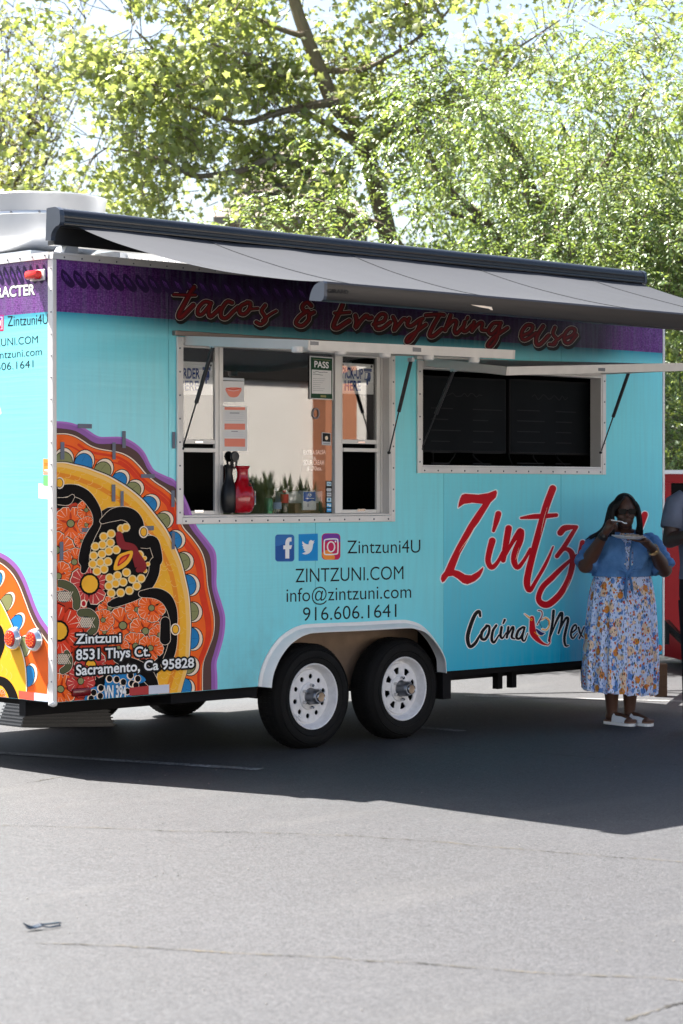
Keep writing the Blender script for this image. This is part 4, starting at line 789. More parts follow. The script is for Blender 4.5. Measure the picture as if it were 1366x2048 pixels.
def flower(cx, cy, r, n=5, rot=0., m=ORANGE, ctr=OLIVE, sq=1., cr=.2, halo=True, a0=0, a1=None):
    S = [[], [], [], []]; r *= 1.08
    for i in range(n):
        a = rot+2*PI*i/n; h = PI/n*1.0
        def pt(t, rad): return (cx+rad*r*math.cos(a+t*h), cy+rad*r*math.sin(a+t*h)*sq)
        petal = [(cx+r*.1*math.cos(a), cy+r*.1*math.sin(a)*sq), pt(-.75, .45), pt(-1, .72), pt(-.82, .95), pt(-.5, .99), pt(-.3, 1.04), pt(0, 1.0), pt(.3, 1.04), pt(.5, .99), pt(.82, .95), pt(1, .72), pt(.75, .45)]
        S[0].append(([((x-cx)*1.05+cx, (y-cy)*1.05+cy) for x, y in petal], BKINK)); S[1].append(([((x-cx)*1.005+cx, (y-cy)*1.005+cy) for x, y in petal], CREAM if halo else m)); S[2].append(([((x-cx)*.965+cx, (y-cy)*.965+cy) for x, y in petal], m))
        for t in (-.6, 0, .6): p = pt(t*.5, .5); q_ = pt(t, .9); S[3].append([(p[0], p[1], .25), (q_[0], q_[1], r*.034)])
    for k in range(3):
        pr.lock()
        for z in S[k]: pr.poly(*z)
        pr.free()
    pr.lock()
    for z in S[3]: pr.stroke(z, CREAM, n=2)
    pr.free()
    pr.ell((cx, cy), r*cr*1.25, r*cr*1.25*sq, BKINK, n=14); pr.ell((cx, cy), r*cr, r*cr*sq, ctr, n=14)
# red-orange field upper left and lower centre with flowers
for args in [(141, 1047, 32, 5, .3), (112, 1100, 34, 5, .9), (163, 1082, 14, 4, .1), (148, 1124, 26, 5, 1.2), (116, 1152, 28, 5, .2), (172, 1020, 18, 4, .8), (172, 1050, 16, 4, .4),
             (219, 1216, 22, 5, .5), (245, 1251, 34, 6, .2), (273, 1219, 22, 5, .9), (290, 1262, 30, 6, .6), (302, 1216, 26, 5, .1), (208, 1264, 18, 5, .5), (270, 1292, 26, 5, .4), (318, 1270, 20, 5, .9), (236, 1296, 20, 5, .8), (300, 1296, 24, 5, .2), (120, 1378, 30, 5, .5), (205, 1240, 20, 5, .1)]: flower(*args)
flower(116, 1262, 46, 6, .35, ORED, YEL, 1.05, .34, False); flower(178, 1168, 36, 5, -.25, ROSE, YEL, 1.1, .42); pr.ell((166, 1207), 6.5, 8, CREAM); pr.ell((166, 1207), 4, 5.5, REDF); flower(180, 1330, 30, 5, .5, ROSE, YEL, 1.0, .3); flower(160, 1362, 26, 5, .3, ROSE, OLIVE, 1.15, .2, False)
for pts in [C2((60, 215, 46), (110, 225, 55), (165, 260, 52), (195, 330, 50), (195, 390, 46)), C2((230, 440, 52), (290, 440, 56), (335, 490, 50), (330, 560, 46), (300, 590, 40)), C2((120, 740, 30), (140, 790, 40), (130, 850, 44), (90, 880, 40))]:
    pr.stroke([(x, y, w+4) for x, y, w in pts], CREAM); pr.stroke([(x, y, w+2.4) for x, y, w in pts], BKINK); pr.stroke(pts, OLD)
for (c, rx, ry) in [((126, 1193), 15, 12), ((170, 1245), 11, 12), ((122, 1318), 15, 12)]:
    pr.ell(c, rx, ry, mat('hatch_ground', lin((64, 70, 62)), .4))
    for k in range(-3, 4): pr.stroke([(c[0]+k*4-6, c[1]-ry*.8, 1.1), (c[0]+k*4+6, c[1]+ry*.8, 1.1)], CREAM); pr.stroke([(c[0]+k*4+6, c[1]-ry*.8, 1.1), (c[0]+k*4-6, c[1]+ry*.8, 1.1)], CREAM)
# black scrolls
for pts in [C1((40, 770, 110), (130, 735, 110), (220, 735, 108), (310, 775, 102), (375, 850, 95), (418, 940, 85), (418, 1040, 72), (375, 1120, 80), (328, 1220, 90), (298, 1366, 95))+C2((262, 60, 70), (248, 118, 44)), C1((60, 830, 60), (150, 830, 70), (195, 790, 40)),
            C1((470, 1010, 50), (560, 960, 110), (650, 940, 120), (735, 970, 130), (785, 1050, 125), (775, 1150, 110))+C1((810, 1210, 80), (868, 1205, 110), (930, 1200, 100), (962, 1290, 90), (975, 1366, 80))+C2((790, 60, 82), (780, 140, 78), (738, 222, 82), (658, 292, 80), (560, 336, 72), (475, 366, 62), (445, 372, 36)),
            C2((690, 295, 50), (790, 290, 80), (868, 325, 88), (912, 395, 78), (930, 480, 62), (925, 560, 60), (928, 640, 62), (908, 740, 70), (870, 830, 70)), C2((868, 505, 70), (866, 640, 80)), C2((500, 790, 50), (600, 825, 95), (700, 880, 110), (760, 950, 90), (790, 1000, 60))]:
    pr.stroke([(x, y, w+1.7) for x, y, w in pts], CREAM); pr.stroke(pts, BKINK)
pr.poly(C1((395, 1250), (560, 1090), (700, 1040), (780, 1120), (800, 1230), (890, 1366))+C2((740, 110), (700, 200), (620, 290), (470, 320), (400, 250), (420, 150), (330, 150), (290, 80)), BKINK)
HCR = flat('honeycomb_cream', (244, 214, 160))
for k, (x, y) in enumerate([(715, 705), (742, 698), (655, 735), (610, 752), (603, 800), (650, 788), (560, 810), (550, 865), (600, 855), (640, 838), (685, 830), (545, 915), (590, 905), (635, 900), (570, 957), (612, 945), (645, 997), (692, 983), (745, 965), (640, 1045), (680, 1030), (725, 1022), (780, 1005), (832, 1000), (655, 1088), (710, 1085), (762, 1072), (806, 1045), (855, 955), (872, 915), (822, 860), (852, 880)]):
    c = (x/2.97, 820+y/2.97); big = 20 if 540 < y and x < 850 else 11
    pr.poly([(c[0]+big*1.35/2.97*math.cos(a), c[1]+big*1.35/2.97*math.sin(a)) for a in [PI/3*i+.2+k for i in range(6)]], HCR, 2); pr.ell(c, big*.93/2.97, big*.93/2.97, YEL, n=12)
pr.stroke(C4((700, 740, 40), (720, 800, 48), (780, 815, 40), (800, 860, 50), (830, 930, 70), (815, 950, 30)), DRED)
pr.poly(C4((668, 948), (690, 870), (735, 845), (782, 838), (768, 895), (722, 940)), YEL, 3); pr.poly(C4((690, 928), (705, 880), (745, 858), (765, 856), (745, 890), (715, 915)), REDF, 3); pr.poly(C4((700, 915), (715, 885), (745, 868), (735, 890)), ORANGE, 3)
for c in [(348.6, 1258.5), (117, 966), (285, 1064)]: pr.ell(c, 9.5, 12, CREAM); pr.ell(c, 7, 9.5, BKINK); pr.ell(c, 5.8, 8.2, YEL)
for k, (x, y) in enumerate([(150, 1052), (140, 1195), (163, 1081), (145, 1125)]): pass
pr.poly(C2((420, 920), (560, 880), (660, 900), (720, 950), (640, 985), (590, 1010), (590, 1090), (270, 1120), (300, 1010), (400, 990)), BLUE, 3)
for x, y in [(495, 945), (545, 965), (655, 940), (610, 975), (320, 1045), (375, 1010), (370, 1070), (440, 940), (600, 915), (575, 1035), (640, 990), (300, 1090)]:
    c = (100+x/3.794, 1110+y/3.794); pr.ell(c, 7.2, 7.8, CREAM); pr.ell((c[0]+.8, c[1]-.5), 5.4, 6.2, BKINK)
# reflective tape, number, address
pr.up(4); TPR = mat('red_reflective_tape', lin((176, 22, 30)), .3); TPW = mat('white_reflective_tape', lin((208, 210, 222)), .3)
pr.poly([(256.5, 1375.5), (294.8, 1371), (294.8, 1388.5), (256.5, 1391)], TPR); pr.poly([(295, 1371), (336, 1368.5), (336, 1385.5), (295, 1388.5)], TPW)
pr.text('VN 394', (205.5, 1396), (249.5, 1393), 24, 22.5, INK, .07); pr.text('VN 394', (205.5, 1396), (249.5, 1393), 24, 22.5, WHITE, .035)
ADR = [('Zintzuni', (150, 1287), (239, 1284), 19, 18.2), ('8531 Thys Ct.', (150, 1319.5), (297, 1311.6), 20, 19), ('Sacramento, Ca 95828', (150, 1350.4), (385, 1334), 20, 18.5)]
for t in ADR: pr.text(*t, INK, .13)
for t in ADR:
    for dx, dy in ((-2.2, 0), (2.2, 0), (0, -2.2), (0, 2.6), (1.6, 1.8), (-1.6, 1.8)): pr.text(t[0], (t[1][0]+dx, t[1][1]+dy), (t[2][0]+dx, t[2][1]+dy), t[3], t[4], INK, .07)
for t in ADR: pr.text(*t, WHITE, .022)
pr.build('mural', TR, [((0.0005, 0, 0), (-1, 0, 0)), ((0, 0, ZB+.002), (0, 0, -1))])
# ---------------- grey tape strips stuck over the mural: each a piece of tape
for x0, x1, y0, y1 in [(154, 182, 847.5, 857), (242.8, 249.8, 862, 896), (223, 229.6, 884.8, 919), (119.3, 127, 884, 919), (280.5, 307.6, 948, 956), (343, 349, 864, 897), (117.6, 125, 969, 1003), (222, 229, 969, 1003), (239.5, 245.6, 982, 1015.5), (341, 347.7, 981, 1014), (162, 189.6, 1055.7, 1064), (280, 306, 1052, 1060.5), (342, 348, 1065, 1098.5), (220, 227.4, 1080.7, 1114), (240.6, 247.6, 1072, 1106), (117.6, 125, 1083.6, 1120)]:
    q = [side(x0, y0, 0), side(x1, y0, 0), side(x1, y1, 0), side(x0, y1, 0)]; mb = MB(); xa, xb = q[0].x, q[1].x; za, zb2 = q[2].z, q[0].z
    mb.box(xa, xb, -.0085, -.0075, min(za, zb2), max(za, zb2)); mb.build('tape_strip', GREY_TAPE, TR)
# ---------------- contact lettering
for t in [('Zintzuni4U', (694.2, 1107), (840.7, 1105.4), 26, 26), ('ZINTZUNI.COM', (590.5, 1165), (806.9, 1158.5), 27.5, 26.5), ('info@zintzuni.com', (572.8, 1204), (822.4, 1195.5), 27, 26), ('916.606.1641', (605.6, 1242), (793, 1233.9), 27, 26)]: pr = Print(side); pr.text(*t, INK, -.004); pr.build('lettering', TR)
def icons(pr, pl, dx=0, which='fti'):
    FB = flat('app_blue', (34, 88, 160)); FB2 = flat('app_light_blue', (52, 116, 184)); TW = flat('bird_blue', (20, 144, 214)); I1 = flat('app_purple', (120, 60, 160)); I2 = flat('app_magenta', (208, 36, 90)); I3 = flat('app_orange', (250, 150, 60))
    def rr_(x0, x1, y0, y1, r, m):
        pts = []
        for cx, cy, a in ((x1-r, y0+r, -PI/2), (x1-r, y1-r, 0), (x0+r, y1-r, PI/2), (x0+r, y0+r, PI)): pts += [(cx+r*math.cos(a+PI/2*i/5), cy+r*math.sin(a+PI/2*i/5)) for i in range(6)]
        pr.poly(pts, m)
    if 'f' in which:
        rr_(550.2, 588.5, 1069, 1123, 6, FB2); rr_(551.2, 587.5, 1070.3, 1121.7, 5, FB); pr.poly([(551.5, 1092), (570, 1088), (587, 1090), (587, 1076), (584, 1071), (556, 1071), (551.5, 1076)], FB2, 3)
        pr.stroke([(583, 1079, 8), (577, 1079.5, 8), (574.5, 1086, 8), (574.5, 1100, 8), (574.5, 1117, 8)], WHITE, cap=False); pr.poly([(566.5, 1091), (584, 1090.5), (582, 1098), (566.5, 1098.5)], WHITE)
    if 't' in which:
        pr.poly([(597, 1068.5), (635.6, 1067.2), (635.6, 1121.3), (597, 1122)], TW)
        pr.poly([(x/3.105+480, y/3.105+1040) for x, y in [(388, 132), (402, 145), (425, 152), (428, 135), (440, 124), (452, 130), (462, 126), (456, 138), (462, 138), (454, 148), (448, 182), (430, 206), (405, 214), (386, 207), (408, 198), (394, 188), (402, 186), (388, 172), (396, 172), (385, 156), (393, 157), (387, 146)]], WHITE, 2)
    if 'i' in which:
        o = dx; rr_(643.3+o, 680.6+o, 1066.7, 1119.5, 8, I2); pr.poly([(645+o, 1075), (650+o, 1068.5), (675+o, 1068.5), (679+o, 1075), (679+o, 1085), (662+o, 1080), (648+o, 1084)], I1, 3); pr.poly([(645+o, 1105), (655+o, 1100), (668+o, 1110), (668+o, 1118.5), (650+o, 1118.5), (645+o, 1112)], I3, 3)
        for e in (0,):
            q = [(652+o, 1079), (672+o, 1078), (675.5+o, 1083), (675.5+o, 1103), (672+o, 1108), (652+o, 1109), (648.5+o, 1104), (648.5+o, 1084)]; pr.stroke([p+(2.6,) for p in spl(q, 4, True)]+[q[0]+(2.6,)], WHITE, n=1)
        pr.stroke([(662+o+7.2*math.cos(a), 1093.5+10*math.sin(a), 2.6) for a in [2*PI*i/14 for i in range(15)]], WHITE, n=2, cap=False); pr.ell((670.8+o, 1083), 1.5, 2, WHITE)
for wh_ in 'fti': pr = Print(side); icons(pr, side, 0, wh_); pr.build('social_icon', TR)
# ---------------- brush script name
K5 = (4.139, 860, 950)
def brush(strokes, base, layers, polys=()):
    for m, ex in layers:
        for p in polys: base.stroke([q+(1.0,) for q in p+[p[0]]], m, extra=max(ex*2-1, 0), n=1) if ex > 0 else base.poly(p, m)
        for s_ in strokes: base.stroke([(x, y, w) for x, y, w in s_], m, extra=ex*2)
def S5(pts): return [(p[0], p[1], p[2]) for p in pts]
pr = Print(side, .0008, .00010, (4.139, 860, 950))
class PS(Print):
    def stroke(s, pts, m, w=None, extra=0, n=5, cap=True):
        k, a, b = s.src; s2 = s.src; q = [(p[0]/k+a, p[1]/k+b, (p[2] if len(p) > 2 else w)/k) for p in pts]; s.src = (1, 0, 0); Print.stroke(s, q, m, None, extra/k, n, cap); s.src = s2
pr = PS(side, .0008, .00010, (4.139, 860, 950))
ZP = [(232, 272), (236, 235), (248, 195), (262, 165), (290, 155), (400, 162), (480, 150), (545, 125), (555, 145), (545, 185), (520, 210), (500, 230), (480, 265), (440, 330), (400, 395), (365, 440), (350, 470), (300, 560), (250, 650), (215, 740), (200, 785), (240, 795), (290, 825), (340, 830), (395, 800), (440, 760), (440, 785), (415, 840), (370, 880), (310, 905), (270, 895), (230, 860), (190, 835), (150, 840), (120, 880), (100, 890), (88, 860), (95, 830), (120, 800), (165, 700), (215, 600), (270, 500), (320, 410), (380, 320), (435, 240), (350, 230), (280, 240), (250, 260)]
NAME = [[(515, 545, 56), (490, 640, 50), (480, 715, 46), (510, 765, 42), (560, 720, 32), (600, 640, 24)], [(565, 322, 50), (550, 380, 45), (525, 462, 26)],
        [(650, 442, 55), (630, 560, 52), (605, 705, 42)], [(612, 690, 18), (680, 560, 34), (735, 478, 50), (752, 470, 54), (745, 540, 55), (705, 640, 55), (695, 715, 50), (725, 765, 40), (775, 710, 30), (830, 615, 28)],
        [(1015, 112, 58), (960, 260, 58), (910, 440, 56), (860, 620, 54), (815, 800, 55), (802, 900, 54), (825, 955, 40), (875, 880, 30), (960, 730, 28), (1018, 595, 14)], [(752, 356, 18), (850, 345, 40), (950, 340, 40), (1045, 332, 32)],
        [(1078, 478, 52), (1115, 440, 52), (1212, 428, 26)], [(1212, 430, 30), (1165, 505, 36), (1105, 600, 38), (1050, 672, 36)], [(1060, 655, 25), (1115, 612, 32), (1168, 640, 45), (1180, 720, 48), (1150, 850, 45), (1080, 980, 50), (990, 1065, 55), (930, 1068, 52), (897, 1020, 45), (930, 930, 45), (1010, 850, 45), (1100, 760, 35), (1210, 665, 22)],
        [(1262, 560, 44), (1240, 680, 42), (1262, 760, 40), (1300, 720, 30), (1350, 600, 34), (1345, 720, 34), (1390, 720, 20)], [(1440, 520, 44), (1415, 690, 38)], [(1420, 680, 18), (1500, 530, 40), (1490, 680, 38), (1540, 680, 24)], [(1620, 500, 40), (1600, 660, 38), (1640, 670, 22)], [(1777, 328, 52), (1768, 360, 48), (1750, 440, 24)]]
pr.poly(ZP, WHITE) if False else None
for m, ex in ((WHITE, 8), (REDF, 0)):
    if ex: pr.stroke([q+(16,) for q in ZP+[ZP[0]]], m, n=2)
    pr.poly(ZP, m)
    for s_ in NAME: pr.stroke(s_, m, extra=ex*2)
for s_ in [[(365, 440, 2), (320, 520, 5), (270, 590, 3), (240, 640, 1)], [(970, 265, 1), (945, 350, 4), (925, 440, 3), (915, 500, 1)], [(870, 690, 1), (850, 780, 4), (838, 860, 1)], [(1160, 860, 1), (1110, 990, 5), (1060, 1050, 1)], [(735, 600, 1), (715, 680, 4), (708, 700, 1)], [(565, 415, 1), (548, 452, 4), (540, 458, 1)]]: pr.stroke(s_, CREAM)
pr.build('name_lettering', TR, [((0, 0, ZB), (0, 0, -1))])
pr = PS(side, .0008, .00010, (4.139, 860, 950))
COC = [[(415, 1168, 20), (405, 1130, 28), (370, 1160, 30), (330, 1260, 32), (310, 1350, 32), (330, 1420, 28), (375, 1390, 26), (412, 1325, 16)], [(470, 1250, 22), (430, 1300, 25), (425, 1350, 25), (455, 1360, 22), (485, 1310, 22), (490, 1255, 20), (465, 1245, 18)],
       [(548, 1245, 20), (520, 1290, 22), (510, 1360, 24), (530, 1385, 20), (570, 1325, 12)], [(592, 1260, 22), (583, 1330, 22), (600, 1350, 16), (630, 1305, 10)], [(618, 1200, 20), (605, 1228, 14)], [(648, 1260, 20), (635, 1345, 20)], [(640, 1330, 10), (680, 1262, 20), (690, 1275, 20), (675, 1340, 20), (700, 1355, 12)],
       [(770, 1258, 18), (730, 1290, 22), (715, 1345, 22), (745, 1350, 18), (778, 1285, 16)], [(782, 1262, 18), (762, 1350, 20), (782, 1372, 14), (808, 1310, 8)],
       [(1022, 1125, 24), (1012, 1230, 22), (985, 1372, 20)], [(1000, 1330, 8), (1050, 1200, 20), (1090, 1140, 24), (1085, 1230, 20), (1062, 1310, 16)], [(1070, 1290, 8), (1120, 1190, 20), (1142, 1200, 22), (1112, 1340, 22), (1120, 1410, 18), (1146, 1412, 8)], [(1165, 1312, 12), (1208, 1275, 14), (1205, 1240, 14), (1180, 1262, 18), (1165, 1320, 18), (1182, 1352, 14), (1218, 1310, 8)], [(1228, 1262, 16), (1242, 1310, 16), (1268, 1345, 10)], [(1275, 1258, 12), (1235, 1352, 14)]]
BIRD = [[(782, 1150, 4), (820, 1180, 12)], [(843, 1185, 36), (845, 1235, 44), (850, 1300, 54), (880, 1350, 42), (930, 1393, 22), (975, 1408, 8)], [(880, 1280, 14), (915, 1312, 30), (945, 1310, 8)], [(895, 1122, 8), (922, 1128, 9), (926, 1165, 9), (905, 1205, 9), (886, 1240, 8)], [(925, 1200, 6), (955, 1182, 8), (984, 1205, 9), (985, 1250, 9), (960, 1282, 10), (928, 1276, 9)], [(975, 1408, 8), (992, 1385, 9), (988, 1340, 6)]]
for s_ in COC+BIRD: pr.stroke(s_, WHITE, extra=14)
for s_ in COC: pr.stroke(s_, INK)
NAVYI = flat('navy_ink', (40, 44, 110))
for s_, m in zip(BIRD, (YEL, REDF, NAVYI, DRED, YEL, REDF)): pr.stroke(s_, m)
pr.stroke([(930, 1185, 5), (905, 1215, 6), (925, 1265, 4)], NAVYI); pr.stroke([(955, 1190, 4), (978, 1210, 5), (978, 1245, 4)], DRED); pr.stroke([(862, 1300, 4), (900, 1330, 6), (935, 1330, 3)], YEL); pr.ell((838, 1196), 9, 12, YEL); pr.ell((838, 1196), 4, 6, INK)
pr.build('tagline_lettering', TR)
# ---------------- script over the windows
pr = PS(side, .0008, .00010, (1, 0, 0))
def z6(*st): return [[(340+x/3.252, 560+y/3.252, w/3.252) for x, y, w in s_] for s_ in st]
def z7(*st): return [[(740+x/2.97, 580+y/2.97, w/2.97) for x, y, w in s_] for s_ in st]
def u(w, *p): return [(x, y, w) for x, y in p]
SCR = z6(u(30, (155, 48), (130, 85), (95, 150), (60, 215), (58, 243), (80, 235), (120, 195), (150, 165)), u(18, (22, 95), (90, 98), (165, 98)), u(22, (268, 150), (225, 142), (185, 180), (180, 222), (208, 222), (245, 180), (268, 150)), u(24, (262, 158), (250, 210), (262, 238), (300, 208), (325, 182)), u(24, (403, 148), (370, 142), (335, 190), (332, 238), (365, 248), (410, 205), (440, 178)),
         u(24, (500, 148), (460, 170), (452, 212), (482, 222), (515, 190), (522, 152), (500, 146)), u(16, (520, 190), (570, 185)), u(22, (618, 165), (595, 200), (612, 230), (622, 262), (590, 288), (560, 275)), u(16, (600, 265), (650, 225), (690, 202)),
         u(24, (918, 168), (890, 145), (860, 170), (868, 198), (905, 212)), u(24, (895, 200), (840, 240), (818, 282), (858, 298), (900, 260), (905, 228), (935, 210)), u(28, (1122, 160), (1105, 200), (1075, 260), (1062, 305), (1090, 312), (1140, 280), (1165, 265)), u(18, (1070, 215), (1110, 215), (1168, 210)), u(26, (1205, 232), (1212, 270), (1206, 310), (1235, 270), (1275, 232), (1290, 248), (1310, 245)))
SCR += z7(u(20, (20, 205), (80, 185), (92, 150), (62, 145), (32, 185), (36, 228), (70, 228), (120, 190)), u(20, (135, 160), (150, 195), (140, 240), (170, 205), (200, 172), (220, 185)), u(20, (232, 170), (220, 205), (245, 213), (290, 180), (312, 170)), u(20, (302, 180), (280, 240), (240, 300), (215, 308), (226, 280), (270, 250), (330, 205)), u(20, (330, 150), (400, 145), (438, 148)), u(22, (410, 150), (370, 220), (352, 268), (376, 273), (425, 232)),
          u(22, (478, 150), (445, 238)), u(20, (445, 230), (490, 185), (513, 190), (500, 240), (515, 258), (548, 222)), u(20, (562, 190), (550, 238), (570, 243), (605, 208)), u(16, (580, 163), (576, 172)), u(20, (617, 190), (605, 243)), u(18, (610, 235), (650, 195), (668, 200), (660, 235), (690, 240)), u(20, (770, 195), (730, 200), (702, 243), (722, 262), (760, 225), (777, 195)), u(20, (772, 200), (750, 290), (715, 338), (697, 328), (730, 285), (815, 225)),
          u(20, (895, 275), (950, 250), (965, 215), (930, 210), (900, 250), (902, 290), (930, 293), (985, 255)), u(22, (1027, 215), (990, 275), (987, 318), (1010, 322), (1060, 270)), u(18, (1097, 222), (1085, 260), (1105, 290), (1095, 323), (1065, 323)), u(15, (1088, 315), (1145, 268)), u(20, (1155, 290), (1205, 265), (1215, 235), (1185, 230), (1155, 265), (1156, 308), (1185, 313), (1225, 268)))
def sh(s_, dx, dy): return [(x+dx, y+dy, w) for x, y, w in s_]
pr.lock()
for k_, s_ in enumerate(SCR): pr.o += 4e-6; pr.stroke(sh(s_, 2, 5), INK, extra=8)
pr.free()
SINK = flat('slogan_red_ink', (82, 8, 13)); SIN2 = flat('slogan_light_red_ink', (116, 12, 19)); SOUT = flat('slogan_outline', (206, 196, 184))
for s_ in SCR: pr.stroke(s_, SOUT, extra=4.2)
for s_ in SCR: pr.stroke(s_, INK, extra=2.6)
for s_ in SCR: pr.stroke(s_, SINK)
for s_ in SCR: pr.stroke([(x-.6, y-.6, w*.4) for x, y, w in s_], SIN2)
pr.build('slogan_lettering', TR)
# feather row in the purple band, long side and rear
def feathers(pl, x0, x1, ya, yb, n, parent):
    pr = Print(pl, .0008, .0001)
    for i in range(n):
        t = i/n; x = x0+(x1-x0)*t; y = ya+(yb-ya)*t; s_ = (x1-x0)/n*1.0
        pts = [(x, y-14), (x+s_*.55, y-2), (x+s_*1.05, y+16), (x+s_*.7, y+24), (x+s_*.1, y+10), (x-s_*.1, y)]; pr.poly(pts, DPURP, 3)
        for k in (-.25, .05, .35): pr.stroke([(x+s_*(.2+k*.4), y-3+k*6, 1.2), (x+s_*(.45+k*.5), y+10+k*6, .5)], MPURP)
    return pr.build('feather_print', parent)
feathers(side, 124, 620, 552, 586, 20, TR); feathers(side, 620, 1330, 586, 636, 22, TR); feathers(rear, -110, 100, 552, 542, 16, TR)
# ---------------- rear face print
pr = Print(rear, .0008, .0001)
R4 = lambda *p: [(x/2.97, 820+y/2.97) for x, y in p]
def rband(pts, m): q = spl(R4(*pts), 4); pr.poly([(-60, q[0][1]-22)]+q+[(q[-1][0], 1430), (-60, 1430)], m)
r1 = [(-60, 818), (0, 845), (60, 880), (110, 930), (150, 1000), (185, 1090), (215, 1170), (250, 1240), (300, 1310), (345, 1390), (350, 1500), (320, 1600), (315, 1780)]
def shf(d, e): return [(x-d, y+e) for x, y in r1]
rband(r1, PURP); rband(shf(17, 20), BROWN); rband(shf(33, 42), CREAM); rband(shf(38, 46), BKINK); rband(shf(41, 49), ORANGE)
for k, (x, y) in enumerate([(-15, 1010), (45, 1140), (105, 1262), (150, 1400), (185, 1570)]):
    c = (x/2.97, 820+y/2.97); pr.ell(c, 13.5, 23, BKINK, .5 if k < 3 else .1); pr.ell(c, 12.6, 22, CREAM, .5 if k < 3 else .1); c = (c[0]-4.5, c[1]+3.5); pr.ell(c, 12.6, 22, BKINK, .5 if k < 3 else .1); pr.ell((c[0]-.6, c[1]+.6), 11.8, 21, (BLUE, OLIVE)[k % 2], .5 if k < 3 else .1)
ry = [(-60, 1060), (0, 1120), (40, 1190), (85, 1290), (125, 1390), (155, 1500), (165, 1640), (160, 1800)]
rband(ry, BKINK); rband([(x-4, y+3) for x, y in ry], CREAM); rband([(x-10, y+6) for x, y in ry], YEL)
for i in range(18): t = .3+i*.21; x, y = (-20+(i % 5)*9, 1240+i*8); pr.stroke([(x+8*math.cos(a), y+9*math.sin(a), .9) for a in (-.9, 0, .9)], LYEL)
pr.stroke(R4((-40, 1280, 90)[:2], (0, 1310), (15, 1380), (-10, 1460)) and [(x, y, 16) for x, y in R4((-40, 1270), (-4, 1310), (6, 1390), (-20, 1470))], BKINK)
pr.stroke([(x, y, 18) for x, y in R4((-40, 1600), (30, 1620), (75, 1690), (95, 1790))], BKINK); flower(-4, 1394, 16, 6, .2)
RCL = [((0, .046, 0), (0, -1, 0)), ((0, W_-.05, 0), (0, 1, 0)), ((0, 0, ZB+.002), (0, 0, -1))]

pr.build('mural', TR, RCL); pr = Print(rear); pr.o += .004
pr.poly([(38.5, 1381), (69, 1385), (69, 1401.5), (38.5, 1396.5)], TPR if False else mat('rear_red_tape', lin((222, 84, 62)), .35)); pr.poly([(69.3, 1385), (102, 1389), (102, 1405), (69.3, 1401.5)], TPW)  # red piece in a lighter red than the side tape
pr.build('reflective_tape', TR, RCL); pr = Print(rear); pr.text('CHARACTER', (-52, 599.5), (69, 588.7), 21, 20, INK, .07); pr.text('CHARACTER', (-52, 599.5), (69, 588.7), 21, 20, WHITE, .03); pr.build('lettering', TR, RCL)
for t in [('Zintzuni4U', (15, 652.7), (96, 647.6), 20.5, 20), ('ZINTZUNI.COM', (-51, 697), (75.8, 686), 15.5, 15), ('info@zintzuni.com', (-62, 723), (84, 710), 15.5, 15), ('916.606.1641', (-45, 745), (67, 735), 15.5, 15)]: pr = Print(rear); pr.text(*t, INK, -.004); pr.build('lettering', TR, RCL)
pr = Print(rear)
def box_icon(x0, x1, y0, y1):
    for a, m in ((0, flat('app_magenta', (208, 36, 90))), (2, flat('app_magenta', (208, 36, 90)))): pr.poly([(x0+a, y0+a+1), (x1-a, y0+a), (x1-a, y1-a), (x0+a, y1-a+1)], m)
    pr.poly([(x0+1, y0+2), (x1-1, y0+1), (x1-1, y0+9), (x0+1, y0+10)], flat('app_purple', (120, 60, 160)))
    cx, cy = (x0+x1)/2, (y0+y1)/2; pr.stroke([(cx+5.2*math.cos(a), cy+7.5*math.sin(a), 2) for a in [2*PI*i/12 for i in range(13)]], WHITE, n=2, cap=False); pr.stroke([(x0+3, y0+4.5, 1.6), (x1-3, y0+4, 1.6), (x1-3, y1-4, 1.6), (x0+3, y1-3.5, 1.6), (x0+3, y0+4.5, 1.6)], WHITE, n=1)
box_icon(-15.5, 7.2, 630, 662)
pr.build('social_icon', TR, RCL); pr = Print(rear); pr.stroke([(-8, 800, 9), (0, 826, 6)], WHITE); pr.build('name_lettering', TR, RCL); pr = Print(rear)
OR1 = flat('orange_permit', (246, 150, 60)); GR1 = flat('green_permit', (120, 206, 120))
pr.poly([(86.5, 917.5), (101, 918.5), (101, 945), (86.5, 944)], OR1); pr.text('2026', (89, 931), (99, 931), 5, 5, INK); pr.poly([(86.5, 945), (101, 946), (101, 950), (86.5, 949)], flat('salmon_permit', (250, 160, 130))); pr.poly([(86.5, 951), (101, 951.5), (101, 973.5), (86.5, 971)], GR1); pr.poly([(89, 938.5), (98, 939), (98, 943), (89, 942.5)], WHITE)
pr.build('permit_sticker', TR, RCL); pr = Print(rear); pr.poly([(77, 966.5), (101, 970), (101, 999), (77, 996.5)], WHITE)
for k in range(6): pr.stroke([(82, 976+k*3, .6), (96, 977+k*3, .6)], flat('grey_ink', (150, 150, 160)))
pr.build('paper_notice', TR, RCL)
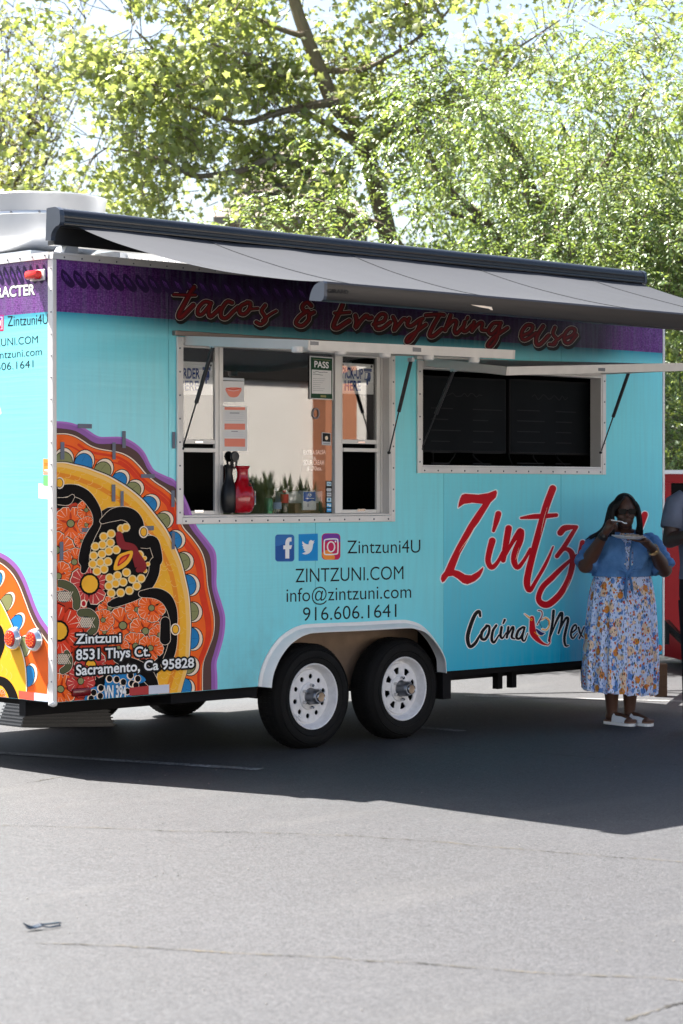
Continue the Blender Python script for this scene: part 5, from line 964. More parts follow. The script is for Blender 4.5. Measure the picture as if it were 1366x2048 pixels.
# ================================================================ things in and on the windows
def plane_print(y): return lambda px, py, o: Vector((pix(1, y, px, py).x, y-o, pix(1, y, px, py).z))
def sheet(name, label, cat, quad, y, m, draw=None, group=None, th=.003):
    q = [pix(1, y, *p) for p in quad]; c = sum((Vector(p) for p in q), Vector())/4
    t = thing(name, label, cat, c, group); mb = MB(); mb.hexa([Vector((p.x, y, p.z)) for p in q][::-1], [Vector((p.x, y+th, p.z)) for p in q][::-1]); mb.build('board', m, t, orient=True)
    if draw: pr = Print(plane_print(y), .0006, .00015); draw(pr); pr.build('print', t)
    return t
BLU = flat('sign_blue', (28, 62, 128)); PAPER = mat('paper_white', (.72, .71, .70), .6); SALM = flat('salmon_ink', (236, 140, 118)); GRN = flat('permit_green', (30, 70, 48)); GREYI = flat('grey_print', (130, 130, 136)); LGREY = flat('pale_print', (196, 200, 204))
def hand(pr, x, y, s, wide=1.):
    pr.poly([(x-8*s, y), (x+8*s, y+.5), (x+8*s, y+7*s), (x-8*s, y+6*s)], BLU); pr.poly([(x-5.5*s, y+7.5*s), (x+5.5*s, y+8*s), (x+6*s, y+20*s), (x+4*s, y+27*s), (x+1*s, y+26*s), (x+.5*s, y+34*s), (x-2.5*s, y+33*s), (x-3*s, y+24*s), (x-7*s, y+24*s), (x-6*s, y+16*s)], BLU)
    pr.poly([(x-4.6*s, y+9*s), (x+0*s, y+9.5*s), (x-1.5*s, y+20*s), (x-5*s, y+22*s)], WHITE)
def d_pick(pr):
    pr.text('PICK-UP', (684.5, 755.5), (725.5, 757.5), 20.5, 20, BLU, .035); pr.text('HERE', (689.5, 780.5), (721, 781), 19, 18.5, BLU, .035); hand(pr, 735.5, 737, .98)
    pr.ell((685, 730), 2.2, 2.6, INK); pr.ell((743, 733), 2.2, 2.6, INK)
sheet('pickup_sign', 'white sign reading PICK-UP HERE with a blue pointing hand in the right sash', 'sign', [(682.5, 725), (747, 729), (747, 789), (682.5, 787)], YW+.0095, PAPER, d_pick)
def d_ord(pr):
    pr.text('ORDER', (355, 756), (399, 757), 20, 19.5, BLU, .03); pr.text('HERE', (357, 780.5), (397, 781), 19, 18.5, BLU, .03); hand(pr, 413, 734, 1.0); pr.ell((421.5, 731), 2, 2.4, INK)
sheet('order_sign', 'white sign reading ORDER HERE with a blue pointing hand in the left sash', 'sign', [(354, 722), (425.5, 725), (425.5, 790), (354, 789)], YW+.0095, PAPER, d_ord)
def d_pass(pr):
    pr.poly([(621.5, 714), (664.5, 717), (664.5, 798), (621.5, 796)], GRN); pr.text('PASS', (629, 734), (657, 736.5), 12, 12, WHITE, .025); pr.poly([(623.5, 739), (662.5, 741.5), (662.5, 788), (623.5, 787)], PAPER)
    rr = random.Random(2)
    for k in range(2): pr.stroke([(626+i*3.2, 743.5+k*5+rr.uniform(-.9, .9)+i*.15, .8) for i in range(10-3*k)], INK, n=2)
    for k in range(7): pr.stroke([(626, 757+k*4, .5), (626+rr.uniform(14, 33), 757.5+k*4, .5)], GREYI)
    pr.text('Health permit', (626, 719.5), (660, 721.5), 2.6, 2.6, LGREY) if False else pr.stroke([(627, 718.5, .8), (660, 721, .8)], OLIVE)
    pr.poly([(641, 790), (652, 790.6), (652, 795), (641, 794.4)], OLIVE)
sheet('health_permit', 'green framed PASS permit taped in the top corner of the centre pane', 'permit', [(619.5, 711.5), (666.5, 715), (666.5, 800), (619.5, 798)], YW-.003, PAPER, d_pass)
def d_bowl(pr):
    pr.poly([(445.5, 755), (488, 757), (488, 762), (445.5, 760)], LGREY); pr.poly([(452, 776), (482, 776), (479, 788), (473, 794), (461, 794), (455, 788)], SALM, 3); pr.stroke([(452, 776, 1.2), (467, 778.5, 1.2), (482, 776, 1.2)], REDF); pr.stroke([(456, 780, .8), (467, 782, .8), (478, 780, .8)], PAPER)
sheet('bowl_notice', 'pale notice with a red bowl drawing, upper one at the left of the centre pane', 'poster', [(445.5, 762), (488.5, 763), (487.5, 804), (445.5, 804)], YW-.001, PAPER, d_bowl)
def d_not(pr):
    for y0, y1 in ((814, 819.5), (847, 859), (877, 893)): pr.poly([(449, y0), (490, y0+.5), (490, y1+.5), (449, y1)], SALM)
    for y in (824, 828, 832, 836, 841, 864, 868, 872): pr.stroke([(451, y, .9), (487, y+.3, .9)], LGREY)
    pr.stroke([(460, 826, 1.6), (478, 826.2, 1.6)], GREYI); pr.stroke([(463, 862.5, 1.4), (475, 862.7, 1.4)], GREYI)
sheet('price_notice', 'long white notice with three salmon bars below the bowl notice', 'poster', [(445.5, 812), (494, 813), (494.5, 902), (445.5, 902)], YW-.001, PAPER, d_not)
def d_salsa(pr):
    for t in [('EXTRA SALSA', (607, 909.5), (651, 908), 8.5, 8), ('&', (627, 920), (632, 920), 7, 7), ('SOUR CREAM', (607, 930), (648, 929.5), 10, 9), ('$ .70ea.', (614, 941), (644, 940.5), 8, 8)]: pr.text(*t, WHITE, .02)
sheet('salsa_sign', 'small black handwritten board reading EXTRA SALSA and SOUR CREAM behind the glass', 'sign', [(604, 896), (652.5, 897), (652, 944), (604, 943)], YW+.012, INK, d_salsa)
def d_badge(pr):
    pr.poly([(645, 866), (660.5, 867), (660.5, 884), (645, 883)], INK); pr.ell((653, 876), 3, 4.2, CREAM); pr.stroke([(647, 887, 1.4), (659, 887.5, 1.4)], GREYI)
sheet('badge_sticker', 'small grey and black badge sticker low at the right of the centre pane', 'sticker', [(644, 865), (661.5, 866), (661.5, 891), (644, 890)], YW+.0025, LGREY, d_badge)
pr = Print(plane_print(YW), .001, .00015); pr.stroke([(632+6.3*math.cos(a), 827+10*math.sin(a), 2.6) for a in [2*PI*i/20 for i in range(21)]], GREYI, n=2, cap=False); pr.build('ring_mark', SW)
def d_pay(pr):
    cols = [(flat('pay_pale', (200, 224, 232)), 963.5, 972), (LGREY, 976, 983), (LGREY, 985, 993), (flat('pay_pale', (200, 224, 232)), 995, 1004), (flat('pay_cyan', (90, 176, 220)), 1006, 1014.5), (flat('pay_blue', (44, 150, 214)), 1016.5, 1024)]
    for k, (m, a, b) in enumerate(cols):
        if k == 1: pr.ell((655.8, 979.5), 3, 3.6, m); pr.ell((659.8, 979.5), 3, 3.6, m)
        else: pr.poly([(653.5, a), (662.5, a+.2), (662.5, b), (653.5, b-.2)], m)
    pr.text('VISA', (654.3, 969.8), (661.8, 970), 4, 4, DBLUE, .03); pr.stroke([(654.5, 989, 1.6), (661.5, 989.2, 1.6)], GREYI, cap=False); pr.ell((658, 999), 2, 2.6, BLUE); pr.poly([(654.5, 1008), (657.5, 1008), (657.5, 1012), (654.5, 1012)], WHITE); pr.poly([(658.5, 1009), (661.5, 1009), (661.5, 1013), (658.5, 1013)], WHITE); pr.stroke([(655, 1019.5, 1.2), (661, 1019.7, 1.2)], WHITE)
sheet('payment_stickers', 'vertical black strip of six payment card stickers at the lower right of the centre pane', 'sticker', [(652.3, 961.5), (663.8, 962), (663.8, 1025.3), (652.3, 1025)], YW+.002, INK, d_pay)
# ---- on the counter behind the glass
CT = 1.436
def onc(px, y, base=1026): p = pix(1, y, px, base); return Vector((p.x, y, CT+.001))
def pr_z(py, y, px=500): return pix(1, y, px, py).z
def vase(label, px, y, topz, r, m, nm):
    c = onc(px, y); t = thing(nm, label, 'vase', c); c.z = 1.512; h = topz-c.z; P = [(0, 0), (.55, 0), (.8, .06), (.96, .18), (1.0, .30), (.95, .42), (.78, .56), (.55, .68), (.44, .78), (.42, .86), (.47, .95), (.56, 1.0), (.50, 1.0), (.40, .88)]
    mb = MB(); mb.lathe(spl([(a*r, b*h) for a, b in P], 3), c, (0, 0, 1), 36); mb.v = [(v[0], c.y+(v[1]-c.y)*.8, v[2]) for v in mb.v]; mb.build('body', m, t, smooth='full'); mb = MB(); mb.lathe([(r*.42, h*.93), (r*.58, h*.985), (r*.57, h*1.004), (r*.40, h*.99)], c, (0, 0, 1), 36); mb.v = [(v[0], c.y+(v[1]-c.y)*.8, v[2]) for v in mb.v]; mb.build('rim', m, t, smooth='full'); return t, c, h
RV = mat('red_glaze', lin((168, 10, 26)), .16, 0, .6, .06); BV = mat('black_glaze', (.006, .006, .007), .35, 0, .3)
t, c, h = vase('glossy red round vase with black letters standing on the sill before the centre pane', 485, -.012, pr_z(933, .0), .087, RV, 'red_vase')
def curved(cc, r, sy=1.): return lambda px, py, o: Vector((cc.x+(r+o)*math.sin((px)), cc.y-(r+o)*math.cos(px)*sy, cc.z+py))
pr = Print(curved(c, .089, .81), .001, .0002); vs, fs, gx0, gx1 = glyphs('Co', .03); pr.mb.add([pr.P(-.15+.55*(x-gx0)/(gx1-gx0), .165+.035*y) for x, y in vs], fs, INK); pr.up()
pr.poly([(.52, .05), (.85, .05), (.88, .13), (.54, .14)], PAPER); pr.poly([(.58, .07), (.7, .06), (.72, .10), (.6, .11)], BLUE); pr.poly([(.7, .09), (.82, .09), (.82, .125), (.7, .12)], REDF); pr.build('lettering', t)
vase('tall black vase standing on the sill beside the red vase', 458, .006, pr_z(931, .006), .058, BV, 'black_vase')
p = pix(1, YW-.03, 471, 913); ph = thing('suction_holder', 'round black suction holder stuck to the centre pane above the vases', 'holder', p); mb = MB(); mb.lathe([(0, -.004), (.03, -.002), (.034, .006), (.030, .016), (0, .022)], p, (0, 1, 0), 28); mb.build('cup', BLK, ph, smooth=True)
mb = MB(); mb.tube([p+Vector((-.015, .01, -.028)), p+Vector((-.012, .012, -.06)), p+Vector((.0, .014, -.075)), p+Vector((.016, .012, -.06)), p+Vector((.018, .01, -.026))], .007, 8); mb.build('clip', BLK, ph, smooth=True)
def bottle(nm, label, cat, px, y, top, r, prof, m, extra=None):
    c = onc(px, y); h = pr_z(top, y)-c.z; t = thing(nm, label, cat, c); mb = MB(); mb.lathe([(a*r, b*h) for a, b in prof], c, (0, 0, 1), 24); mb.build('body', m, t, smooth=True); return t, c, h
CAN = [(0, 0), (.8, 0), (1, .05), (1, .90), (.85, .98), (.8, 1), (.75, .98), (0, .97)]; BOT = [(0, 0), (.9, 0), (1, .04), (1, .55), (.95, .65), (.45, .85), (.35, .9), (.35, .93)]
t, c, h = bottle('soda_can', 'green soda can with a red label right of the red vase', 'can', 537, .14, 996, .030, CAN, mat('can_green', lin((52, 120, 84)), .25, .6))
pr = Print(curved(c, .0302), .0005); pr.poly([(-.6, .02), (.9, .03), (.9, .055), (-.5, .05)], REDF); pr.poly([(-.7, .06), (.8, .065), (.8, .085), (-.7, .075)], LYEL); pr.build('label', t)
PET = glass('clear_plastic', (.7, .75, .75), .05); COLA = mat('cola', (.02, .008, .005), .1)
t, c, h = bottle('water_bottle', 'clear water bottle standing between the can and the cola', 'bottle', 553, .15, 976, .032, BOT, PET); mb = MB(); mb.lathe([(.013, h*.93), (.013, h), (0, h)], c, (0, 0, 1), 16); mb.build('cap', WHITE, t); mb = MB(); mb.lathe([(.0325, h*.42), (.0325, h*.6)], c, (0, 0, 1), 24); mb.build('label', flat('bottle_label', (150, 170, 196)), t)
t, c, h = bottle('cola_bottle', 'small dark cola bottle with a red label behind the glass', 'bottle', 569, .15, 980, .026, BOT, COLA); mb = MB(); mb.lathe([(.012, h*.93), (.012, h), (0, h)], c, (0, 0, 1), 16); mb.build('cap', REDF, t); mb = MB(); mb.lathe([(.0268, h*.62), (.0266, h*.88)], c, (0, 0, 1), 24); mb.build('label', REDF, t)
a, b = onc(590, .2), onc(640, .2); bx = thing('cardboard_box', 'brown cardboard box of napkins behind the card reader sign', 'box', (a+b)/2); mb = MB(); mb.box(a.x, b.x, .2, .36, CT+.001, pr_z(1007, .2), None, .003); mb.build('carton', mat('cardboard', (.30, .19, .11), .8), bx)
rr = random.Random(8); mb = MB(); zt0 = pr_z(1007, .2)+.001
for k in range(14):
    x = a.x-.05+(b.x-a.x+.06)*k/13; mb.hexa([(x, .22, zt0-.0), (x+.03, .22, zt0), (x+.03, .34, zt0), (x, .34, zt0)], [(x-.01, .21+rr.uniform(0, .03), zt0+rr.uniform(.05, .085)), (x+.03, .22, zt0+rr.uniform(.05, .09)), (x+.04, .34, zt0+.07), (x, .33, zt0+.06)])
nk = mb.build('napkin_bundle', PAPER); tag(nk, 'loose bundle of white napkins on top of the cardboard box', 'napkins')
def d_read(pr):
    pr.poly([(606.8, 983.5), (631.5, 983.5), (631.5, 1003), (624, 1001), (616, 1003.5), (606.8, 1002)], BLU if False else flat('reader_blue', (30, 84, 178))); pr.ell((619.3, 989.5), 3.4, 4, WHITE); pr.stroke([(621.5, 987.5, 1), (618.5, 987, 1), (618.3, 989.5, 1), (620.8, 990, 1), (620, 992, 1), (617.2, 991.6, 1)], flat('reader_blue', (30, 84, 178))); pr.stroke([(611, 996.5, .8), (628, 996.8, .8)], WHITE)
    for r_ in (2, 3.2, 4.4): pr.stroke([(613+r_*math.cos(t_), 1010.5+r_*math.sin(t_)*1.2, .7) for t_ in (-.8, 0, .8)], GREYI)
sheet('card_reader_sign', 'blue and white tap to pay card standing in front of the cardboard box', 'sign', [(606, 982.5), (632.3, 982.5), (632.3, 1020), (606, 1020)], .14, PAPER, d_read, th=.012)
p = pix(1, .16, 641, 1012); lt = thing('price_tag', 'small teal tag hanging right of the tap to pay card', 'tag', p); mb = MB(); mb.box(p.x-.014, p.x+.014, .16, .164, p.z-.035, p.z+.03, None, .0015); mb.build('tag_card', flat('teal_tag', (20, 70, 68)), lt); mb = MB(); mb.tube([(p.x, .162, p.z+.03), (p.x+.004, .162, p.z+.06)], .0015, 5); mb.build('string', INK, lt)
# ---- menu screens inside the second opening
SCRM = None
def screenmat():
    q = N('dark_screen'); p = q.pos(); d = q.vor(q.mapp(p, (1, .01, 1.0)), 9.5, rnd=.12); gl = q.op('SUBTRACT', .32, d, clamp=True); c = q.mix(q.noise(p, 3, 4), (.004, .005, .006), (.011, .013, .015)); q.principled(c, .45, 0, .03); return q.m
SCRM = screenmat()
for lab, qd in (('dark menu screen hanging inside the second window, nearer the order window', [(846, 750), (1012, 757), (1012, 907), (846, 903)]), ('dark menu screen hanging inside the second window, nearer the woman', [(1019, 757), (1186, 765), (1186, 911), (1019, 907)])):
    yb = .13; q = [pix(1, yb, *p) for p in qd]; xa, xb = q[0].x, q[1].x; za, zb2 = q[2].z, q[0].z; t = thing('menu_screen', lab, 'screen', (xa, yb, za), 'menu screens')
    mb = MB(); mb.box(xa, xb, yb, yb+.05, za, zb2, None, .004); mb.build('casing', BLKM, t); mb = MB(); mb.box(xa+.012, xb-.012, yb-.002, yb-.0002, za+.015, zb2-.012); mb.build('display', SCRM, t)
    pr = Print(lambda px, py, o: Vector((px, yb-.0022-o, py)), .0004); gi = flat('dim_menu_ink', (11, 12, 15)); rr = random.Random(int(xa*10)); cxm = (xa+xb)/2
    pts = [(cxm-.22+i*.03, zb2-.12+rr.uniform(-.018, .018)) for i in range(14)]; pr.stroke([(x, z, .006) for x, z in pts], gi, n=3)
    for k in range(12): x = xa+.08+(k % 2)*.42; z = zb2-.22-(k//2)*.075; pr.stroke([(x, z, .007), (x+rr.uniform(.15, .3), z, .007)], gi)
    pr.build('menu_text', t)
rr = random.Random(6)
for k in range(6): mb = MB(); x = 3.25+k*.28; mb.tube(spl([(x, .16, 1.98), (x+rr.uniform(-.1, .1), .15, 1.9), (x+rr.uniform(-.12, .12), .17, 1.83)], 5), .005, 6); mb.build('cable', BLKM, TR)
# ================================================================ red trailer, further along
rc = pix(2, 0, 1350, 1370); D2 = 20.2
def RP(px, py, d=0): return atD(px, py, D2+d)
RT = thing('red_trailer', 'red food trailer with a black window beyond the turquoise trailer', 'food trailer', (*RP(1400, 1300)[:2], 0)); REDP = mat('red_trailer_paint', lin((150, 4, 20)), .4, 0, .2, .08)
def px_z(py): return 1.64+(HOR-py)/FPX*D2
xa = RP(1329, 985); ux = R_*math.cos(.18)+F0*math.sin(.18); uy = F0*math.cos(.18)-R_*math.sin(.18)
def Q2(u_, v_, z): p = xa+ux*u_+uy*v_; return Vector((p.x, p.y, z))
zt2, zw1, zw0 = px_z(948), px_z(966), px_z(1007)
mb = MB()
def rbox(u0, u1, v0, v1, z0, z1, m=None): mb.hexa([Q2(u0, v0, z0), Q2(u1, v0, z0), Q2(u1, v1, z0), Q2(u0, v1, z0)], [Q2(u0, v0, z1), Q2(u1, v0, z1), Q2(u1, v1, z1), Q2(u0, v1, z1)], m)
rbox(.0, 3.6, 0, 1.9, zw1, zt2); rbox(0, .06, 0, 1.9, zw0, zw1-.001); rbox(.95, 3.6, 0, 1.9, zw0, zw1-.001)
zd = px_z(1240)
mb.hexa([Q2(.045, 0, zd), Q2(.44, 0, px_z(1335)), Q2(.44, 1.9, px_z(1335)), Q2(.045, 1.9, zd)], [Q2(.045, 0, zw0-.001), Q2(.44, 0, zw0-.001), Q2(.44, 1.9, zw0-.001), Q2(.045, 1.9, zw0-.001)])
rbox(.441, 3.6, 0, 1.9, px_z(1335), zw0-.001); rbox(0, .0445, 0, 1.9, zd, zw0-.001); mb.build('body', REDP, RT)
mb = MB(); rbox(.061, .949, .06, .09, zw0, zw1-.001); mb.build('window', mat('black_window', (.006, .006, .007), .5, 0, .05), RT)
mb = MB(); rbox(-.02, 3.62, -.02, 1.92, zt2+.001, zt2+.035); mb.build('roof', TRIMW, RT)
mb = MB(); mb.hexa([Q2(.0, -.02, zd-.05), Q2(.46, -.02, px_z(1335)-.06), Q2(.46, .1, px_z(1335)-.06), Q2(.0, .1, zd-.05)], [Q2(.0, -.02, zd-.002), Q2(.46, -.02, px_z(1335)-.003), Q2(.46, .1, px_z(1335)-.003), Q2(.0, .1, zd-.002)]); rbox(0, .04, -.02, .1, .3, zd-.06); rbox(.3, 3.5, .2, .3, .28, .38); mb.build('chassis', BLKM, RT)
for u_ in (1.4, 2.2):
    mb = MB(); mb.lathe([(.0, .12), (.2, .10), (.2, 0), (.3, -.01), (.33, .03), (.33, .18), (.2, .2)], Q2(u_, .05, .33), uy, 28); mb.build('wheel', RUB, RT)
# ---- wood block under the tongue, ridged ramp under the tail, fallen fork
wb = thing('wooden_block', 'upright brown timber block on the asphalt at the front of the turquoise trailer', 'block', G(1322, 1394)); p = Vector(G(1322, 1394)); s_ = atD(1322, 1394, 1).xyz; D3 = (p-CAM).dot(F0); hw = 12.5/FPX*D3; hz = 66/FPX*D3
WD = N('timber'); cc = WD.co(); WD.principled(WD.mix(WD.noise(WD.mapp(cc, (30, 30, 3)), 3, 5), (.12, .065, .035), (.06, .03, .018)), .8, 0, .3); 
for k in range(3):
    mb = MB(); a0, a1 = hz*k/3+.001, hz*(k+1)/3-.001; q = [p-R_*hw+F0*0, p+R_*hw, p+R_*hw+F0*.14, p-R_*hw+F0*.14]; mb.hexa([Vector((v.x, v.y, a0)) for v in q], [Vector((v.x, v.y, a1)) for v in q]); mb.build('timber', WD.m, wb)
g0, g1, g2 = Vector(G(-8, 1449)), Vector(G(42, 1455)), Vector(G(232, 1453)); rp_ = thing('levelling_ramp', 'ridged black plastic levelling ramp under the tail of the turquoise trailer', 'ramp', g1); bk = g0+(g2-g1)
mb = MB(); ctr = (g0+g2)/2; hgt = .185
def sq(p, z, f): q = ctr+(p-ctr)*f; return Vector((q.x, q.y, z))
mb.hexa([sq(p_, 0, .97) for p_ in (g0, g1, g2, bk)], [sq(p_, hgt, .80) for p_ in (g0, g1, g2, bk)]); mb.build('base', BLK, rp_)
for k in range(8):
    mb = MB(); z = .012+k*.023; f = 1.0-.18*k/8; mb.hexa([sq(p_, z, f) for p_ in (g0, g1, g2, bk)], [sq(p_, z+.010, f-.01) for p_ in (g0, g1, g2, bk)]); mb.build('ridge', mat('ridge_plastic', (.022, .022, .023), .35, 0, .5), rp_)
fk = thing('plastic_fork', 'dark plastic fork lying on the sunlit asphalt at lower left', 'fork', G(80, 1858)); a = Vector(G(52, 1856)); b = Vector(G(108, 1850)); d = (b-a).normalized(); s_ = Vector((-d.y, d.x, 0)); L = .16; o = Vector(G(76, 1860))
def FK(t, w_, z): return o+d*((t-.35)*L)+s_*w_+Vector((0, 0, z+.004))
mb = MB(); mb.tube([FK(.95, .004, .012), FK(.9, .003, .014), FK(.55, .012, .012), FK(.40, .006, .016)], [.004, .005, .004, .005], 6, None, True, .5); mb.tube([FK(.92, -.002, .005), FK(.6, -.012, .004), FK(.40, -.004, .012)], [.005, .0035, .004], 6, None, True, .5); mb.build('handle', mat('fork_plastic', (.02, .03, .045), .2, 0, .6), fk)
mb = MB(); mb.hexa([FK(.42, -.012, .008), FK(.42, .012, .008), FK(.24, .014, .004), FK(.24, -.014, .004)], [FK(.42, -.012, .012), FK(.42, .012, .02), FK(.24, .014, .012), FK(.24, -.014, .008)]); mb.build('head', bpy.data.materials['fork_plastic'], fk)
mb = MB()
for k in range(4): w_ = -.012+k*.008; mb.tube([FK(.24, w_, .008), FK(.12, w_*1.15, .006+.003*k), FK(.0, w_*1.1, .012+.005*k)], [.0028, .0024, .0012], 6)
mb.build('tines', bpy.data.materials['fork_plastic'], fk)
rr = random.Random(12); mb = MB()
for k in range(140):
    px, py = rr.uniform(0, 1366), 1530+500*rr.random()**1.3; p = Vector(G(px, py)); s_ = rr.uniform(.0015, .005); mb.ball(p+Vector((0, 0, s_*.4)), (s_, s_*rr.uniform(.6, 1), s_*.6), None, 6, 4)
tag(mb.build('grit', mat('grit_stone', (.20, .19, .18), .9, 0, .2, .5, 30)), 'fine stone grit scattered over the asphalt', 'gravel', kind='stuff')
# ================================================================ people
def capsule(mb, pts, rad, m=None, n=14):
    pts = [Vector(p) for p in pts]; mb.tube(pts, rad, n, m, True)
    for p, r in zip(pts, rad): mb.ball(p, r*.985, m, 12, 8)
def remesh(name, mb, m, parent, vox=.006, smooth=5):
    me = bpy.data.meshes.new(name); me.from_pydata(mb.v, [], mb.f); o = bpy.data.objects.new(name, me); COL.objects.link(o)
    md = o.modifiers.new('r', 'REMESH'); md.mode = 'VOXEL'; md.voxel_size = vox; md.use_smooth_shade = True
    md = o.modifiers.new('s', 'SMOOTH'); md.iterations = smooth; md.factor = .5
    m2 = bpy.data.meshes.new_from_object(o.evaluated_get(bpy.context.evaluated_depsgraph_get())); bpy.data.objects.remove(o)
    m2.name = name; m2.materials.clear(); m2.materials.append(m); m2.polygons.foreach_set('use_smooth', [True]*len(m2.polygons))
    return link(bpy.data.objects.new(name, m2), parent)
def skin(name, c): q = N(name); n1 = q.noise(q.pos(), 40, 4); q.principled(q.mix(n1, c, tuple(v*.8 for v in c)), .48, 0, .5, q.bump(q.noise(q.pos(), 300, 2), .08, .002)); return q.m
SK1 = skin('brown_skin', (.098, .044, .027)); SK2 = skin('deep_brown_skin', (.055, .026, .017)); HAIRM = N('black_hair'); hh = HAIRM.noise(HAIRM.mapp(HAIRM.pos(), (140, 140, 6)), 2, 3); HAIRM.principled(HAIRM.mix(hh, (.005, .0045, .0045), (.013, .011, .010)), .55, 0, .25, HAIRM.bump(hh, .5, .003)); HAIRM = HAIRM.m
def ring_loft(rings, n=64, gap=None):   # rings: (cx, cy, z, rx, ry) in local coords -> verts/faces
    vs = []; fs = []
    for fn in rings:
        for j in range(n): vs.append(fn(2*PI*j/n, j))
    for i in range(len(rings)-1):
        for j in range(n):
            if gap and gap(i, j): continue
            fs.append((i*n+j, i*n+(j+1) % n, (i+1)*n+(j+1) % n, (i+1)*n+j))
    return vs, fs
def fingers(mb, base, fwd, side_, dn, ls, rad, curls, spread=.0):
    # fwd: pointing direction of fingers, side_: across the knuckles, dn: direction the fingers curl to
    fwd, side_, dn = fwd.normalized(), side_.normalized(), dn.normalized()
    for k, (ln, cu) in enumerate(zip(ls, curls)):
        p = Vector(base)+side_*((k-1.5)*rad*2.15); a = 0; pts = [p-fwd*rad*2]; d = (fwd+side_*(k-1.5)*spread).normalized()
        pts.append(p)
        for seg, f in enumerate((.45, .32, .23)):
            a += cu*(.75, 1.0, .7)[seg]; p = p+(d*math.cos(a)+dn*math.sin(a))*ln*f; pts.append(p)
        capsule(mb, pts, [rad, rad, rad*.93, rad*.86, rad*.74], None, 10)
# ---------------- woman eating beside the trailer
OW = Vector(G(1245, 1449)); DW = (OW-CAM).dot(F0); SP = FPX/DW
def wp(px, py, dy=0.): return atD(px, py, DW+dy)
def wl(lx, ly, lz): return Vector((OW.x, OW.y, 0))+R_*lx+F0*ly+UP*lz
def lz(py): return 1.64+(HOR-py)/SP
def lx(px): return (px-1245)/SP
WM = thing('person', 'woman in sunglasses, denim shirt and floral skirt eating from a plate beside the trailer', 'person', (OW.x, OW.y, 0))
mb = MB(); Rw = Matrix((R_, F0, UP)).transposed(); HC = wp(1250, 1024, -.06)
Rh = Matrix.Rotation(math.radians(6), 3, 'Z') @ Rw
mb.ball(HC+UP*.022, (.074, .092, .098), None, 24, 16, Rh); mb.ball(HC+UP*-.045-F0*.022, (.058, .066, .075), None, 20, 14, Rh); mb.ball(HC+UP*-.092-F0*.042, (.026, .026, .022), None, 12, 8, Rh)
for s_ in (-1, 1): mb.ball(HC+R_*.036*s_-F0*.062-UP*.03, (.026, .022, .024), None, 12, 8, Rh); mb.ball(HC+R_*.030*s_-F0*.078+UP*.02, (.020, .012, .010), None, 10, 6, Rh); mb.ball(HC+R_*.076*s_+F0*.01-UP*.008, (.010, .018, .028), None, 10, 8, Rh)
mb.tube([HC-F0*.082+UP*.018, HC-F0*.098-UP*.010, HC-F0*.108-UP*.026], [.008, .011, .014], 10); mb.ball(HC-F0*.100-UP*.028, (.022, .013, .011), None, 12, 8, Rh)
mb.ball(HC-F0*.082-UP*.056, (.026, .014, .008), None, 12, 8, Rh); mb.ball(HC-F0*.081-UP*.068, (.024, .014, .010), None, 12, 8, Rh)
capsule(mb, [HC-UP*.08+F0*.02, wp(1247, 1068, .0)], [.052, .060]); 
for f in range(9):
    t = f/8; py = 1072+(1200-1072)*t; wdt = [.10, .17, .185, .185, .18, .175, .175, .19, .2][f]; mb.ball(wp(1246, py, .0), (wdt, [.07, .11, .14, .15, .145, .14, .14, .15, .15][f], .07), None, 22, 12, Rw)
SH_R, EL_R, WR_R = wp(1197, 1084, .0), wp(1171, 1131, -.10), wp(1209, 1068, -.27); SH_L, EL_L, WR_L = wp(1297, 1084, .0), wp(1329, 1139, -.06), wp(1304, 1096, -.27)
capsule(mb, [SH_R, EL_R], [.068, .056]); capsule(mb, [EL_R, EL_R.lerp(WR_R, .35), WR_R], [.055, .053, .030]); capsule(mb, [SH_L, EL_L], [.068, .056]); capsule(mb, [EL_L, EL_L.lerp(WR_L, .35), WR_L], [.056, .052, .030])
# right hand (viewer left) holding the fork at the mouth
hR = wp(1219, 1053, -.31); capsule(mb, [WR_R, WR_R.lerp(hR, .5), hR], [.027, .030, .031]); mb.ball(hR+UP*.004, (.034, .020, .040), None, 14, 10, Rw)
kn = wp(1224, 1045, -.325); fingers(mb, kn, R_*.75+UP*.5-F0*.1, UP*-.55+R_*.35-F0*.55, R_*.3-UP*.7+F0*.5, [.072, .078, .07, .056], .0088, [.9, 1.0, 1.05, 1.1])
capsule(mb, [hR+R_*.005-F0*.012, wp(1228, 1048, -.35), wp(1235, 1042, -.352)], [.013, .0105, .0085], None, 10)
# left hand under the plate
hL = wp(1290, 1083, -.33); capsule(mb, [WR_L, WR_L.lerp(hL, .6), hL], [.028, .030, .030]); mb.ball(hL, (.042, .040, .020), None, 14, 10, Rw)
fingers(mb, wp(1281, 1083, -.345), R_*-1-F0*.15+UP*.06, F0*1., UP*1, [.070, .076, .072, .058], .0085, [.12, .10, .12, .18], .12)
capsule(mb, [hL-F0*.02+UP*.005, wp(1289, 1076, -.375), wp(1284, 1071.5, -.375)], [.013, .0105, .009], None, 10)
